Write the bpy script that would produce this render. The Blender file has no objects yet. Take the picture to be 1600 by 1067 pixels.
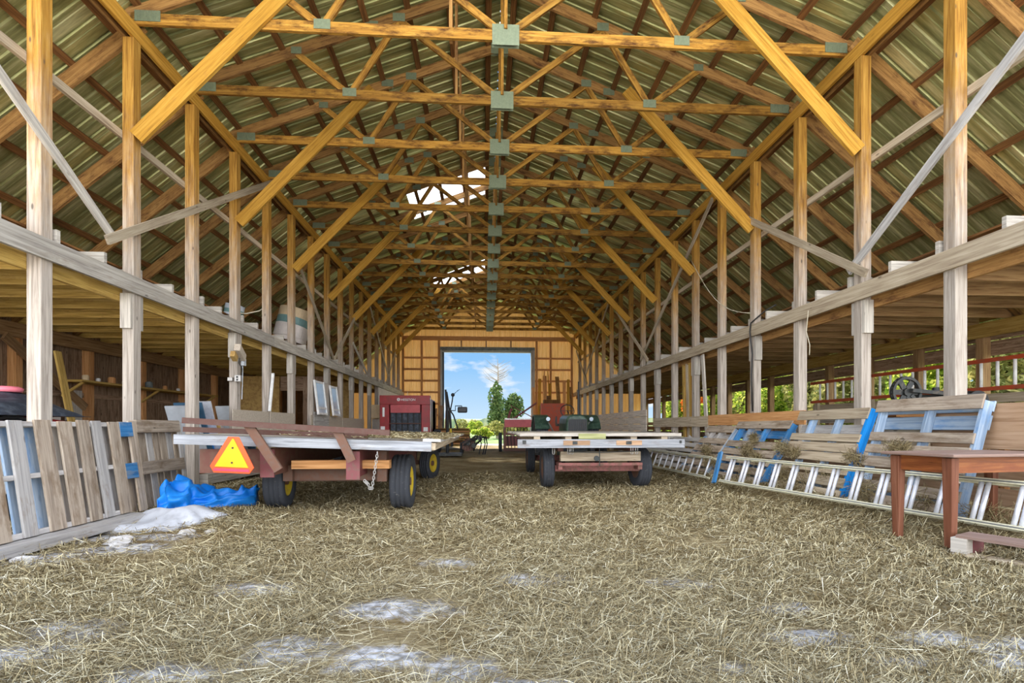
import bpy, bmesh, math, random
import numpy as np
from mathutils import Vector, Matrix
random.seed(7)
rng = np.random.default_rng(7)
S = bpy.context.scene
COL = S.collection

# ---------------------------------------------------------------- camera
EYE = 0.92
cam_d = bpy.data.cameras.new('camera')
cam_d.sensor_width = 36
cam_d.lens = 760 / 1600 * 36
cam_d.shift_y = (667.4 - 533.5) / 1600
cam_d.clip_end = 600
cam = bpy.data.objects.new('camera', cam_d)
COL.objects.link(cam)
cam.location = (0, 0, EYE)
cam.rotation_euler = (math.pi / 2, 0, -0.057)
S.camera = cam

# ---------------------------------------------------------------- world
W = bpy.data.worlds.new('sky')
S.world = W
W.use_nodes = True
wt = W.node_tree
wt.nodes.clear()
def wn(t, **k):
    n = wt.nodes.new(t)
    for a, b in k.items(): setattr(n, a, b)
    return n
tc = wn('ShaderNodeTexCoord')
sep = wn('ShaderNodeSeparateXYZ')
wt.links.new(tc.outputs['Generated'], sep.inputs[0])
# blue paling towards the horizon
grad = wn('ShaderNodeValToRGB')
cr = grad.color_ramp
cr.elements[0].position = 0.0; cr.elements[0].color = (0.62, 0.80, 0.95, 1)
cr.elements[1].position = 0.45; cr.elements[1].color = (0.10, 0.28, 0.66, 1)
e = cr.elements.new(0.13); e.color = (0.27, 0.56, 0.93, 1)
wt.links.new(sep.outputs['Z'], grad.inputs[0])
mp = wn('ShaderNodeMapping')
mp.inputs['Scale'].default_value = (-5.0, 5.0, 13.0)
mp.inputs['Location'].default_value = (2.3, 0.4, 1.2)
wt.links.new(tc.outputs['Generated'], mp.inputs[0])
cn = wn('ShaderNodeTexNoise')
cn.inputs['Scale'].default_value = 1.5
cn.inputs['Detail'].default_value = 7
cn.inputs['Roughness'].default_value = 0.55
wt.links.new(mp.outputs[0], cn.inputs[0])
cramp = wn('ShaderNodeValToRGB')
cramp.color_ramp.elements[0].position = 0.52; cramp.color_ramp.elements[0].color = (0, 0, 0, 1)
cramp.color_ramp.elements[1].position = 0.64; cramp.color_ramp.elements[1].color = (1, 1, 1, 1)
wt.links.new(cn.outputs['Fac'], cramp.inputs[0])
mixc = wn('ShaderNodeMix', data_type='RGBA')
mixc.inputs['B'].default_value = (0.95, 0.97, 1.0, 1)
wt.links.new(cramp.outputs[0], mixc.inputs['Factor'])
wt.links.new(grad.outputs[0], mixc.inputs['A'])
# unseen sky before the open gable (-Y), whitened and boosted to light the interior
mr = wn('ShaderNodeMapRange', interpolation_type='SMOOTHSTEP')
mr.inputs['From Min'].default_value = 0.25; mr.inputs['From Max'].default_value = -0.65
mr.inputs['To Min'].default_value = 0.0; mr.inputs['To Max'].default_value = 1.0
wt.links.new(sep.outputs['Y'], mr.inputs['Value'])
sky_fill = wn('ShaderNodeMix', data_type='RGBA')
sky_fill.inputs['B'].default_value = (0.93, 0.95, 1.0, 1)
wt.links.new(mr.outputs[0], sky_fill.inputs['Factor'])
wt.links.new(mixc.outputs['Result'], sky_fill.inputs['A'])
stm = wn('ShaderNodeMapRange')
SKY_BACK = 5.0
stm.inputs['To Min'].default_value = 1.0; stm.inputs['To Max'].default_value = SKY_BACK
mz = wn('ShaderNodeMapRange', interpolation_type='SMOOTHSTEP')   # brightest low down
mz.inputs['From Min'].default_value = 0.15; mz.inputs['From Max'].default_value = 0.75
mz.inputs['To Min'].default_value = 1.0; mz.inputs['To Max'].default_value = 0.2
wt.links.new(sep.outputs['Z'], mz.inputs['Value'])
mm = wn('ShaderNodeMath', operation='MULTIPLY')
wt.links.new(mr.outputs[0], mm.inputs[0]); wt.links.new(mz.outputs[0], mm.inputs[1])
up_ = wn('ShaderNodeMapRange', interpolation_type='SMOOTHSTEP')   # strength raised overhead on every side, added to light the deep interior
up_.inputs['From Min'].default_value = 0.30; up_.inputs['From Max'].default_value = 0.60
up_.inputs['To Min'].default_value = 0.0; up_.inputs['To Max'].default_value = 0.55
wt.links.new(sep.outputs['Z'], up_.inputs['Value'])
mx2 = wn('ShaderNodeMath', operation='MAXIMUM')
wt.links.new(mm.outputs[0], mx2.inputs[0]); wt.links.new(up_.outputs[0], mx2.inputs[1])
wt.links.new(mx2.outputs[0], stm.inputs['Value'])
bg = wn('ShaderNodeBackground')
wt.links.new(sky_fill.outputs['Result'], bg.inputs['Color'])
wt.links.new(stm.outputs[0], bg.inputs['Strength'])
wo = wn('ShaderNodeOutputWorld')
wt.links.new(bg.outputs[0], wo.inputs[0])

# ---------------------------------------------------------------- sun (behind the far end, to the left)
sd = bpy.data.lights.new('sun', 'SUN')
sd.energy = 12.0
sd.angle = math.radians(1.5)
sd.color = (1.0, 0.93, 0.80)
sun = bpy.data.objects.new('sun', sd)
COL.objects.link(sun)
sun.rotation_euler = Vector((0.16, -0.60, -0.66)).to_track_quat('-Z', 'Y').to_euler()
sun.location = (-12, 40, 30)

S.view_settings.view_transform = 'Standard'
S.view_settings.look = 'None'
S.view_settings.gamma = 1
S.view_settings.use_curve_mapping = False
S.view_settings.exposure = 0.08
S.cycles.max_bounces = 10
S.cycles.diffuse_bounces = 7
S.cycles.glossy_bounces = 3
S.cycles.transmission_bounces = 4
S.cycles.transparent_max_bounces = 6
S.cycles.sample_clamp_indirect = 8
S.cycles.use_adaptive_sampling = True
S.cycles.adaptive_threshold = 0.02

# ================================================================ materials
def node_mat(name):
    m = bpy.data.materials.new(name)
    m.use_nodes = True
    nt = m.node_tree
    b = nt.nodes['Principled BSDF']
    return m, nt, b
def N(nt, t, **k):
    n = nt.nodes.new(t)
    for a, b in k.items(): setattr(n, a, b)
    return n
def ramp(nt, stops):
    r = N(nt, 'ShaderNodeValToRGB')
    c = r.color_ramp
    c.elements[0].position, c.elements[0].color = stops[0][0], (*stops[0][1], 1)
    c.elements[1].position, c.elements[1].color = stops[-1][0], (*stops[-1][1], 1)
    for p, q in stops[1:-1]:
        e = c.elements.new(p); e.color = (*q, 1)
    return r
def mixrgb(nt, fac, a, b, mode='MIX'):
    m = N(nt, 'ShaderNodeMix', data_type='RGBA', blend_type=mode)
    for key, v in (('Factor', fac), ('A', a), ('B', b)):
        if hasattr(v, 'is_linked') or isinstance(v, bpy.types.NodeSocket): nt.links.new(v, m.inputs[key])
        elif isinstance(v, tuple): m.inputs[key].default_value = (*v, 1)
        else: m.inputs[key].default_value = v
    return m.outputs['Result']

def wood(name, dark, mid, light, rough=0.8, knots=0.5, blotch=None, blotch_at=(0.5, 0.7), topmix=None, bump=0.25, var=0.25):
    """board wood: UV.x runs along the grain in metres"""
    m, nt, b = node_mat(name)
    uv = N(nt, 'ShaderNodeUVMap')
    mp = N(nt, 'ShaderNodeMapping'); mp.inputs['Scale'].default_value = (1.6, 34, 1)
    nt.links.new(uv.outputs[0], mp.inputs[0])
    n1 = N(nt, 'ShaderNodeTexNoise'); n1.inputs['Scale'].default_value = 1.0
    n1.inputs['Detail'].default_value = 5; n1.inputs['Roughness'].default_value = 0.65; n1.inputs['Distortion'].default_value = 0.6
    nt.links.new(mp.outputs[0], n1.inputs[0])
    r = ramp(nt, [(0.28, dark), (0.5, mid), (0.72, light)])
    nt.links.new(n1.outputs['Fac'], r.inputs[0])
    col = r.outputs[0]
    # broad blotches
    mp2 = N(nt, 'ShaderNodeMapping'); mp2.inputs['Scale'].default_value = (3.0, 9, 1)
    nt.links.new(uv.outputs[0], mp2.inputs[0])
    n2 = N(nt, 'ShaderNodeTexNoise'); n2.inputs['Scale'].default_value = 1.0; n2.inputs['Detail'].default_value = 4
    n2.inputs['Roughness'].default_value = 0.7
    nt.links.new(mp2.outputs[0], n2.inputs[0])
    bl = N(nt, 'ShaderNodeMapRange'); bl.inputs['From Min'].default_value = blotch_at[0]; bl.inputs['From Max'].default_value = blotch_at[1]
    nt.links.new(n2.outputs['Fac'], bl.inputs['Value'])
    if topmix:      # amber higher up: unweathered timber plus warm bounce light put into the colour
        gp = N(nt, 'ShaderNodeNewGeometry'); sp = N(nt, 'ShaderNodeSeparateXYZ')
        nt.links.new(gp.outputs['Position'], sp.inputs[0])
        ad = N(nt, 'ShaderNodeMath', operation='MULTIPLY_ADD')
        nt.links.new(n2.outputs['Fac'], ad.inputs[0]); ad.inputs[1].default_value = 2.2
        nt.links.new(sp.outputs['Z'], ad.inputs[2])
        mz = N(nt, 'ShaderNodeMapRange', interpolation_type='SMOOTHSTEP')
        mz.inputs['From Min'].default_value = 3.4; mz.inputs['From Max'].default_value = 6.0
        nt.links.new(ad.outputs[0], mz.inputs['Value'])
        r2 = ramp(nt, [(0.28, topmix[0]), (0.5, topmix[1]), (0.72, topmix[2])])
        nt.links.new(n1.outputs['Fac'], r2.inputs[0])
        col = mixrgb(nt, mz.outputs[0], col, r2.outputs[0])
    if blotch: col = mixrgb(nt, bl.outputs[0], col, blotch)
    if knots:
        mp3 = N(nt, 'ShaderNodeMapping'); mp3.inputs['Scale'].default_value = (2.6, 7, 1)
        nt.links.new(uv.outputs[0], mp3.inputs[0])
        v = N(nt, 'ShaderNodeTexVoronoi'); v.inputs['Scale'].default_value = 1.0
        nt.links.new(mp3.outputs[0], v.inputs[0])
        k = N(nt, 'ShaderNodeMapRange'); k.inputs['From Min'].default_value = 0.10; k.inputs['From Max'].default_value = 0.05
        nt.links.new(v.outputs['Distance'], k.inputs['Value'])
        kk = N(nt, 'ShaderNodeMath', operation='MULTIPLY'); kk.inputs[1].default_value = knots
        nt.links.new(k.outputs[0], kk.inputs[0])
        col = mixrgb(nt, kk.outputs[0], col, tuple(c * 0.35 for c in dark))
    oi = N(nt, 'ShaderNodeObjectInfo')
    vr = N(nt, 'ShaderNodeMapRange'); vr.inputs['To Min'].default_value = 1 - var; vr.inputs['To Max'].default_value = 1 + var * 0.6
    nt.links.new(oi.outputs['Random'], vr.inputs['Value'])
    hsv = N(nt, 'ShaderNodeHueSaturation')
    nt.links.new(vr.outputs[0], hsv.inputs['Value'])
    nt.links.new(col, hsv.inputs['Color'])
    nt.links.new(hsv.outputs[0], b.inputs['Base Color'])
    b.inputs['Roughness'].default_value = rough
    b.inputs['Specular IOR Level'].default_value = 0.25
    bp = N(nt, 'ShaderNodeBump'); bp.inputs['Strength'].default_value = bump; bp.inputs['Distance'].default_value = 0.004
    nt.links.new(n1.outputs['Fac'], bp.inputs['Height'])
    nt.links.new(bp.outputs[0], b.inputs['Normal'])
    return m

def plain(name, col, rough=0.6, metal=0.0, var=0.0, scale=12, col2=None, at=(0.45, 0.6), bump=0.0, spec=0.4, emit=None, trans=0, alpha=None):
    """painted or bare surface with an optional second (rust, dirt) colour in patches, object coordinates"""
    m, nt, b = node_mat(name)
    b.inputs['Roughness'].default_value = rough
    b.inputs['Metallic'].default_value = metal
    b.inputs['Specular IOR Level'].default_value = spec
    tc = N(nt, 'ShaderNodeTexCoord')
    n = N(nt, 'ShaderNodeTexNoise'); n.inputs['Scale'].default_value = scale; n.inputs['Detail'].default_value = 6
    n.inputs['Roughness'].default_value = 0.65
    nt.links.new(tc.outputs['Object'], n.inputs[0])
    if col2 is None: col2 = tuple(min(1, c * 1.25) for c in col); at = (0.35, 0.65)
    mr = N(nt, 'ShaderNodeMapRange'); mr.inputs['From Min'].default_value = at[0]; mr.inputs['From Max'].default_value = at[1]
    nt.links.new(n.outputs['Fac'], mr.inputs['Value'])
    nt.links.new(mixrgb(nt, mr.outputs[0], col, col2), b.inputs['Base Color'])
    if bump:
        bp = N(nt, 'ShaderNodeBump'); bp.inputs['Strength'].default_value = bump; bp.inputs['Distance'].default_value = 0.01
        nt.links.new(n.outputs['Fac'], bp.inputs['Height']); nt.links.new(bp.outputs[0], b.inputs['Normal'])
    if trans: b.inputs['Transmission Weight'].default_value = trans
    return m

AMB = ((0.17, 0.07, 0.012), (0.42, 0.21, 0.035), (0.60, 0.35, 0.075))
M = {}
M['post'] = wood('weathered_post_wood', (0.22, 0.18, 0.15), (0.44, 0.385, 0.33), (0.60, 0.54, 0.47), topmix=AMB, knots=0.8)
M['amber'] = wood('amber_roof_timber', *AMB, blotch=(0.09, 0.035, 0.01), blotch_at=(0.47, 0.66), knots=0.5)
M['gold'] = wood('golden_brace_wood', (0.30, 0.14, 0.02), (0.55, 0.285, 0.04), (0.68, 0.40, 0.08), blotch=(0.38, 0.19, 0.05), blotch_at=(0.6, 0.85), knots=0.3, var=0.12)
M['brown'] = wood('dark_purlin_wood', (0.08, 0.032, 0.012), (0.20, 0.09, 0.028), (0.34, 0.17, 0.055), knots=0.4)
M['rafter'] = wood('brown_rafter_wood', (0.17, 0.08, 0.028), (0.38, 0.20, 0.065), (0.52, 0.31, 0.11), knots=0.4, blotch=(0.12, 0.05, 0.02))
M['grey'] = wood('grey_weathered_wood', (0.28, 0.25, 0.22), (0.52, 0.48, 0.42), (0.70, 0.66, 0.59), knots=0.7, blotch=(0.36, 0.30, 0.24), blotch_at=(0.55, 0.8))
M['greytan'] = wood('tan_weathered_wood', (0.27, 0.20, 0.14), (0.50, 0.41, 0.29), (0.66, 0.57, 0.43), knots=0.7)
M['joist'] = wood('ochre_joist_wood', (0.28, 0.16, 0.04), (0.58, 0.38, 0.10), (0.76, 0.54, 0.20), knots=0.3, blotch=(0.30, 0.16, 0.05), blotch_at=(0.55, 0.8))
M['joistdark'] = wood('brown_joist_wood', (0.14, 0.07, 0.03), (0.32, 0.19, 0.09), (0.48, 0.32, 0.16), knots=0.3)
M['wallwood'] = wood('brown_wall_board', (0.14, 0.08, 0.045), (0.34, 0.22, 0.14), (0.50, 0.37, 0.26), knots=0.8, blotch=(0.14, 0.08, 0.04))
M['osb'] = plain('osb_panel', (0.50, 0.42, 0.33), rough=0.85, scale=60, col2=(0.66, 0.58, 0.48), at=(0.4, 0.6))
M['ply'] = plain('yellow_plywood', (0.58, 0.38, 0.13), rough=0.8, scale=9, col2=(0.42, 0.25, 0.08))
M['plybrown'] = wood('brown_plywood', (0.30, 0.17, 0.09), (0.47, 0.30, 0.18), (0.56, 0.38, 0.25), knots=0.2)
M['white_wood'] = wood('whitewashed_wood', (0.28, 0.26, 0.24), (0.52, 0.50, 0.48), (0.70, 0.69, 0.67), knots=0.6, blotch=(0.30, 0.24, 0.20), blotch_at=(0.55, 0.78))
M['blue_wood'] = wood('blue_painted_wood', (0.03, 0.13, 0.32), (0.05, 0.23, 0.52), (0.14, 0.35, 0.62), knots=0.2, blotch=(0.30, 0.35, 0.38), blotch_at=(0.48, 0.7))
M['bright_blue'] = wood('bright_blue_painted_wood', (0.01, 0.20, 0.62), (0.01, 0.30, 0.85), (0.03, 0.36, 0.92), knots=0.1)
M['dusty_blue'] = wood('dusty_blue_painted_wood', (0.20, 0.27, 0.36), (0.32, 0.42, 0.55), (0.48, 0.57, 0.66), knots=0.3, blotch=(0.12, 0.27, 0.52), blotch_at=(0.5, 0.75))
M['cream_wood'] = wood('pale_cream_planks', (0.42, 0.35, 0.28), (0.70, 0.62, 0.53), (0.85, 0.78, 0.69), knots=0.7)
M['bluegrey'] = wood('blue_grey_weathered_board', (0.15, 0.155, 0.165), (0.31, 0.325, 0.35), (0.46, 0.48, 0.52), knots=0.6, blotch=(0.20, 0.17, 0.15), blotch_at=(0.56, 0.8))
M['moss_wood'] = wood('mossy_board', (0.16, 0.17, 0.07), (0.32, 0.33, 0.15), (0.50, 0.48, 0.28), knots=0.2)
M['pallet'] = wood('pallet_board_wood', (0.22, 0.17, 0.13), (0.44, 0.36, 0.28), (0.62, 0.53, 0.42), knots=0.8, blotch=(0.23, 0.16, 0.10), blotch_at=(0.5, 0.72))
M['palletgrey'] = wood('grey_pallet_wood', (0.28, 0.27, 0.27), (0.50, 0.48, 0.46), (0.66, 0.64, 0.61), knots=0.6, blotch=(0.30, 0.23, 0.17), blotch_at=(0.55, 0.75))
M['orange_wood'] = wood('orange_toned_wood', (0.38, 0.16, 0.05), (0.66, 0.33, 0.13), (0.80, 0.48, 0.22), knots=0.3)
M['table'] = wood('red_brown_table_wood', (0.11, 0.032, 0.010), (0.25, 0.075, 0.02), (0.38, 0.15, 0.045), rough=0.5, knots=0.2, blotch=(0.20, 0.055, 0.02), var=0.08)
M['tableleg'] = wood('worn_table_leg_wood', (0.10, 0.035, 0.018), (0.18, 0.064, 0.032), (0.27, 0.12, 0.07), rough=0.6, knots=0.2, var=0.08)
M['tabletop'] = wood('faded_table_top_wood', (0.15, 0.09, 0.065), (0.27, 0.18, 0.145), (0.38, 0.28, 0.235), rough=0.6, knots=0.1, var=0.05)
M['plate'] = plain('galvanised_plate', (0.20, 0.24, 0.16), rough=0.5, metal=0.25, scale=30)
M['maroon'] = plain('maroon_painted_steel', (0.19, 0.075, 0.055), rough=0.6, scale=14, col2=(0.20, 0.11, 0.075), at=(0.4, 0.65))
M['maroon2'] = plain('faded_maroon_steel', (0.21, 0.06, 0.065), rough=0.55, scale=20, col2=(0.17, 0.09, 0.07), at=(0.5, 0.66))
M['redbar'] = plain('red_oxide_steel', (0.10, 0.042, 0.03), rough=0.6, scale=18, col2=(0.11, 0.06, 0.045), at=(0.45, 0.65))
M['rustbrown'] = plain('rusty_brown_steel', (0.17, 0.085, 0.055), rough=0.75, scale=20, col2=(0.16, 0.10, 0.075))
M['pinkaxle'] = plain('faded_pink_steel', (0.27, 0.10, 0.09), rough=0.7, scale=16, col2=(0.16, 0.085, 0.06), at=(0.45, 0.6))
M['red'] = plain('red_machine_paint', (0.38, 0.025, 0.03), rough=0.4, scale=6, col2=(0.28, 0.03, 0.03))
M['redpale'] = plain('faded_red_machine_paint', (0.48, 0.09, 0.10), rough=0.5, scale=6)
M['orangered'] = plain('orange_red_paint', (0.55, 0.085, 0.03), rough=0.55, scale=8, col2=(0.42, 0.10, 0.05))
M['tire'] = plain('dusty_black_rubber', (0.045, 0.05, 0.06), rough=0.8, scale=26, col2=(0.20, 0.20, 0.19), at=(0.60, 0.78), bump=0.4)
M['belt'] = plain('dark_rubber_belt', (0.035, 0.045, 0.065), rough=0.6, scale=9, col2=(0.09, 0.11, 0.14))
M['black'] = plain('black_paint', (0.02, 0.022, 0.025), rough=0.45, scale=9)
M['darkmetal'] = plain('dark_greasy_iron', (0.045, 0.05, 0.05), rough=0.5, metal=0.4, scale=14, col2=(0.12, 0.10, 0.08), at=(0.5, 0.7))
M['yellow'] = plain('yellow_rim_paint', (0.62, 0.45, 0.03), rough=0.5, scale=16, col2=(0.45, 0.30, 0.06), at=(0.5, 0.7))
M['green'] = plain('dark_green_paint', (0.03, 0.065, 0.045), rough=0.35, scale=10, col2=(0.07, 0.12, 0.085))
M['alu'] = plain('aluminium', (0.68, 0.70, 0.76), rough=0.45, metal=0.35, scale=20)
M['alurail'] = plain('yellowed_aluminium_rail', (0.66, 0.64, 0.48), rough=0.45, metal=0.0, scale=20)
M['alurailside'] = plain('dull_ladder_rail', (0.22, 0.23, 0.23), rough=0.5, metal=0.4, scale=20)
M['steel'] = plain('bare_steel', (0.45, 0.44, 0.42), rough=0.4, metal=0.7, scale=30)
M['white'] = plain('white_paint', (0.78, 0.78, 0.77), rough=0.5, scale=8)
M['offwhite'] = plain('off_white_panel', (0.66, 0.60, 0.56), rough=0.7, scale=6)
M['smvo'] = plain('red_orange_reflector', (0.95, 0.10, 0.02), rough=0.4, scale=3, col2=(0.95, 0.12, 0.02))
M['smvy'] = plain('fluorescent_amber', (1.0, 0.46, 0.0), rough=0.4, scale=3, col2=(1.0, 0.50, 0.0))
M['smvr'] = plain('pink_reflective_tape', (0.90, 0.05, 0.10), rough=0.4, scale=3)
M['glassblue'] = plain('pale_blue_pane', (0.55, 0.65, 0.75), rough=0.15, scale=3)
M['tarpblue'] = plain('blue_tarpaulin', (0.005, 0.20, 0.75), rough=0.4, scale=4, col2=(0.02, 0.28, 0.85), bump=0.1)
M['tarpwhite'] = plain('white_woven_sheet', (0.52, 0.54, 0.58), rough=0.6, scale=7, col2=(0.36, 0.37, 0.40), at=(0.5, 0.72), bump=0.15)
M['navy'] = plain('navy_panel', (0.02, 0.05, 0.20), rough=0.5, scale=5)
M['slate'] = plain('slate_blue_panel', (0.05, 0.12, 0.20), rough=0.5, scale=5)
M['palegrey'] = plain('pale_grey_panel', (0.46, 0.50, 0.54), rough=0.5, scale=5)
M['teal'] = plain('teal_drum_paint', (0.16, 0.28, 0.27), rough=0.5, scale=5)
M['cardboard'] = plain('beige_cardboard', (0.62, 0.48, 0.30), rough=0.9, scale=5)
M['pink'] = plain('pink_plastic', (0.80, 0.20, 0.26), rough=0.5, scale=5)
M['whitemark'] = plain('white_lettering', (0.9, 0.9, 0.9), rough=0.5, scale=5)
M['cable'] = plain('black_cable', (0.02, 0.02, 0.02), rough=0.5)
M['wire'] = plain('pale_wire', (0.55, 0.50, 0.38), rough=0.5)
M['stone'] = plain('pale_limestone', (0.62, 0.61, 0.60), rough=0.9, scale=14, col2=(0.45, 0.43, 0.40), bump=0.5)
M['greyfelt'] = plain('grey_board', (0.20, 0.23, 0.23), rough=0.8, scale=8, col2=(0.13, 0.15, 0.15))
M['bark'] = plain('grey_bark', (0.20, 0.16, 0.12), rough=0.9, scale=20)

def uvrand_mat(name, stops, rough=0.8, translucent=0.0):
    m, nt, b = node_mat(name)
    uv = N(nt, 'ShaderNodeUVMap'); sp = N(nt, 'ShaderNodeSeparateXYZ')
    nt.links.new(uv.outputs[0], sp.inputs[0])
    r = ramp(nt, stops)
    nt.links.new(sp.outputs['X'], r.inputs[0])
    nt.links.new(r.outputs[0], b.inputs['Base Color'])
    b.inputs['Roughness'].default_value = rough
    b.inputs['Specular IOR Level'].default_value = 0.2
    if translucent:
        t = N(nt, 'ShaderNodeBsdfTranslucent'); nt.links.new(r.outputs[0], t.inputs[0])
        mx = N(nt, 'ShaderNodeMixShader'); mx.inputs[0].default_value = translucent
        nt.links.new(b.outputs[0], mx.inputs[1]); nt.links.new(t.outputs[0], mx.inputs[2])
        nt.links.new(mx.outputs[0], nt.nodes['Material Output'].inputs['Surface'])
    return m
M['straw'] = uvrand_mat('dry_straw', [(0, (0.10, 0.07, 0.03)), (0.35, (0.27, 0.21, 0.105)), (0.7, (0.45, 0.38, 0.215)), (0.92, (0.66, 0.59, 0.38)), (1, (0.80, 0.76, 0.58))])
M['leaf_dark'] = uvrand_mat('dark_green_leaves', [(0, (0.045, 0.08, 0.03)), (0.6, (0.10, 0.17, 0.05)), (1, (0.22, 0.28, 0.10))], translucent=0.3)
M['leaf_yellow'] = uvrand_mat('yellow_green_leaves', [(0, (0.10, 0.19, 0.02)), (0.5, (0.36, 0.48, 0.05)), (1, (0.72, 0.68, 0.15))], translucent=0.5)
M['leaf_orange'] = uvrand_mat('orange_autumn_leaves', [(0, (0.40, 0.06, 0.01)), (0.5, (0.72, 0.20, 0.03)), (1, (0.80, 0.48, 0.08))], translucent=0.5)
M['leaf_olive'] = uvrand_mat('olive_hedge_leaves', [(0, (0.13, 0.15, 0.04)), (0.5, (0.30, 0.31, 0.09)), (1, (0.55, 0.48, 0.17))], translucent=0.3)

# roof metal: ribs are geometry, streaks follow the sheets down the slope
def metal_sheet(name, c1, c2, c3, glow=0):
    m, nt, b = node_mat(name)
    uv = N(nt, 'ShaderNodeUVMap')
    mp = N(nt, 'ShaderNodeMapping'); mp.inputs['Scale'].default_value = (7.0, 0.5, 1)
    nt.links.new(uv.outputs[0], mp.inputs[0])
    n = N(nt, 'ShaderNodeTexNoise'); n.inputs['Scale'].default_value = 1; n.inputs['Detail'].default_value = 5; n.inputs['Roughness'].default_value = 0.7
    nt.links.new(mp.outputs[0], n.inputs[0])
    r = ramp(nt, [(0.3, c1), (0.5, c2), (0.7, c3)])
    nt.links.new(n.outputs['Fac'], r.inputs[0])
    nt.links.new(r.outputs[0], b.inputs['Base Color'])
    b.inputs['Metallic'].default_value = 0.5
    b.inputs['Roughness'].default_value = 0.34
    if glow:        # thin sheet, translucency added so outside sun warms the far end
        b.inputs['Metallic'].default_value = 0.0
        t = N(nt, 'ShaderNodeBsdfTranslucent'); t.inputs[0].default_value = (1.0, 0.52, 0.16, 1)
        mx = N(nt, 'ShaderNodeMixShader'); mx.inputs[0].default_value = glow
        nt.links.new(b.outputs[0], mx.inputs[1]); nt.links.new(t.outputs[0], mx.inputs[2])
        nt.links.new(mx.outputs[0], nt.nodes['Material Output'].inputs['Surface'])
    return m
M['roofmetal'] = metal_sheet('olive_ribbed_roof_metal', (0.14, 0.145, 0.05), (0.44, 0.45, 0.20), (0.92, 0.90, 0.52))
M['endmetal'] = metal_sheet('ochre_ribbed_wall_sheet', (0.62, 0.42, 0.15), (0.84, 0.62, 0.26), (0.92, 0.74, 0.38), glow=0.08)

def skylight_mat():
    m, nt, b = node_mat('translucent_fibreglass')
    nt.nodes.remove(b)
    t = N(nt, 'ShaderNodeBsdfTranslucent'); t.inputs[0].default_value = (0.9, 0.92, 0.95, 1)
    tr = N(nt, 'ShaderNodeBsdfTransparent'); tr.inputs[0].default_value = (0.9, 0.93, 0.97, 1)
    mx = N(nt, 'ShaderNodeMixShader'); mx.inputs[0].default_value = 0.25
    nt.links.new(t.outputs[0], mx.inputs[1]); nt.links.new(tr.outputs[0], mx.inputs[2])
    nt.links.new(mx.outputs[0], nt.nodes['Material Output'].inputs['Surface'])
    return m
M['skylight'] = skylight_mat()

def floor_mat():
    m, nt, b = node_mat('hay_covered_floor')
    tc = N(nt, 'ShaderNodeTexCoord')
    fibres = None
    for k, (ang, sx, sy) in enumerate(((0.25, 9, 130), (1.1, 11, 120), (-0.5, 10, 150))):
        mp = N(nt, 'ShaderNodeMapping'); mp.inputs['Rotation'].default_value = (0, 0, ang); mp.inputs['Scale'].default_value = (sx, sy, 1)
        nt.links.new(tc.outputs['Object'], mp.inputs[0])
        n = N(nt, 'ShaderNodeTexNoise'); n.inputs['Scale'].default_value = 1; n.inputs['Detail'].default_value = 3; n.inputs['Distortion'].default_value = 1.2
        nt.links.new(mp.outputs[0], n.inputs[0])
        if fibres is None: fibres = n.outputs['Fac']
        else:
            mx = N(nt, 'ShaderNodeMath', operation='MAXIMUM')
            nt.links.new(fibres, mx.inputs[0]); nt.links.new(n.outputs['Fac'], mx.inputs[1]); fibres = mx.outputs[0]
    r = ramp(nt, [(0.46, (0.14, 0.10, 0.05)), (0.57, (0.32, 0.26, 0.145)), (0.66, (0.48, 0.41, 0.25)), (0.76, (0.62, 0.56, 0.40))])
    nt.links.new(fibres, r.inputs[0])
    n2 = N(nt, 'ShaderNodeTexNoise'); n2.inputs['Scale'].default_value = 1.3; n2.inputs['Detail'].default_value = 6
    nt.links.new(tc.outputs['Object'], n2.inputs[0])
    r2 = ramp(nt, [(0.38, (0.55, 0.46, 0.33)), (0.6, (1.0, 1.0, 1.0))])
    nt.links.new(n2.outputs['Fac'], r2.inputs[0])
    col = mixrgb(nt, 0.8, r.outputs[0], r2.outputs[0], 'MULTIPLY')
    # bare concrete where the hay has worn away
    at = N(nt, 'ShaderNodeAttribute', attribute_name='bare')
    n3 = N(nt, 'ShaderNodeTexNoise'); n3.inputs['Scale'].default_value = 9; n3.inputs['Detail'].default_value = 8; n3.inputs['Roughness'].default_value = 0.75
    nt.links.new(tc.outputs['Object'], n3.inputs[0])
    ma = N(nt, 'ShaderNodeMath', operation='MULTIPLY_ADD'); ma.inputs[1].default_value = 1.6
    nt.links.new(n3.outputs['Fac'], ma.inputs[0]); nt.links.new(at.outputs['Fac'], ma.inputs[2])
    mr = N(nt, 'ShaderNodeMapRange'); mr.inputs['From Min'].default_value = 1.12; mr.inputs['From Max'].default_value = 1.5
    nt.links.new(ma.outputs[0], mr.inputs['Value'])
    rc = ramp(nt, [(0.35, (0.20, 0.19, 0.17)), (0.5, (0.40, 0.40, 0.40)), (0.62, (0.66, 0.66, 0.68))])
    n4 = N(nt, 'ShaderNodeTexNoise'); n4.inputs['Scale'].default_value = 22; n4.inputs['Detail'].default_value = 6
    nt.links.new(tc.outputs['Object'], n4.inputs[0]); nt.links.new(n4.outputs['Fac'], rc.inputs[0])
    col = mixrgb(nt, mr.outputs[0], col, rc.outputs[0])
    nt.links.new(col, b.inputs['Base Color'])
    b.inputs['Roughness'].default_value = 0.95
    b.inputs['Specular IOR Level'].default_value = 0.1
    bp = N(nt, 'ShaderNodeBump'); bp.inputs['Strength'].default_value = 0.6; bp.inputs['Distance'].default_value = 0.012
    nt.links.new(fibres, bp.inputs['Height']); nt.links.new(bp.outputs[0], b.inputs['Normal'])
    return m
M['floor'] = floor_mat()
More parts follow.
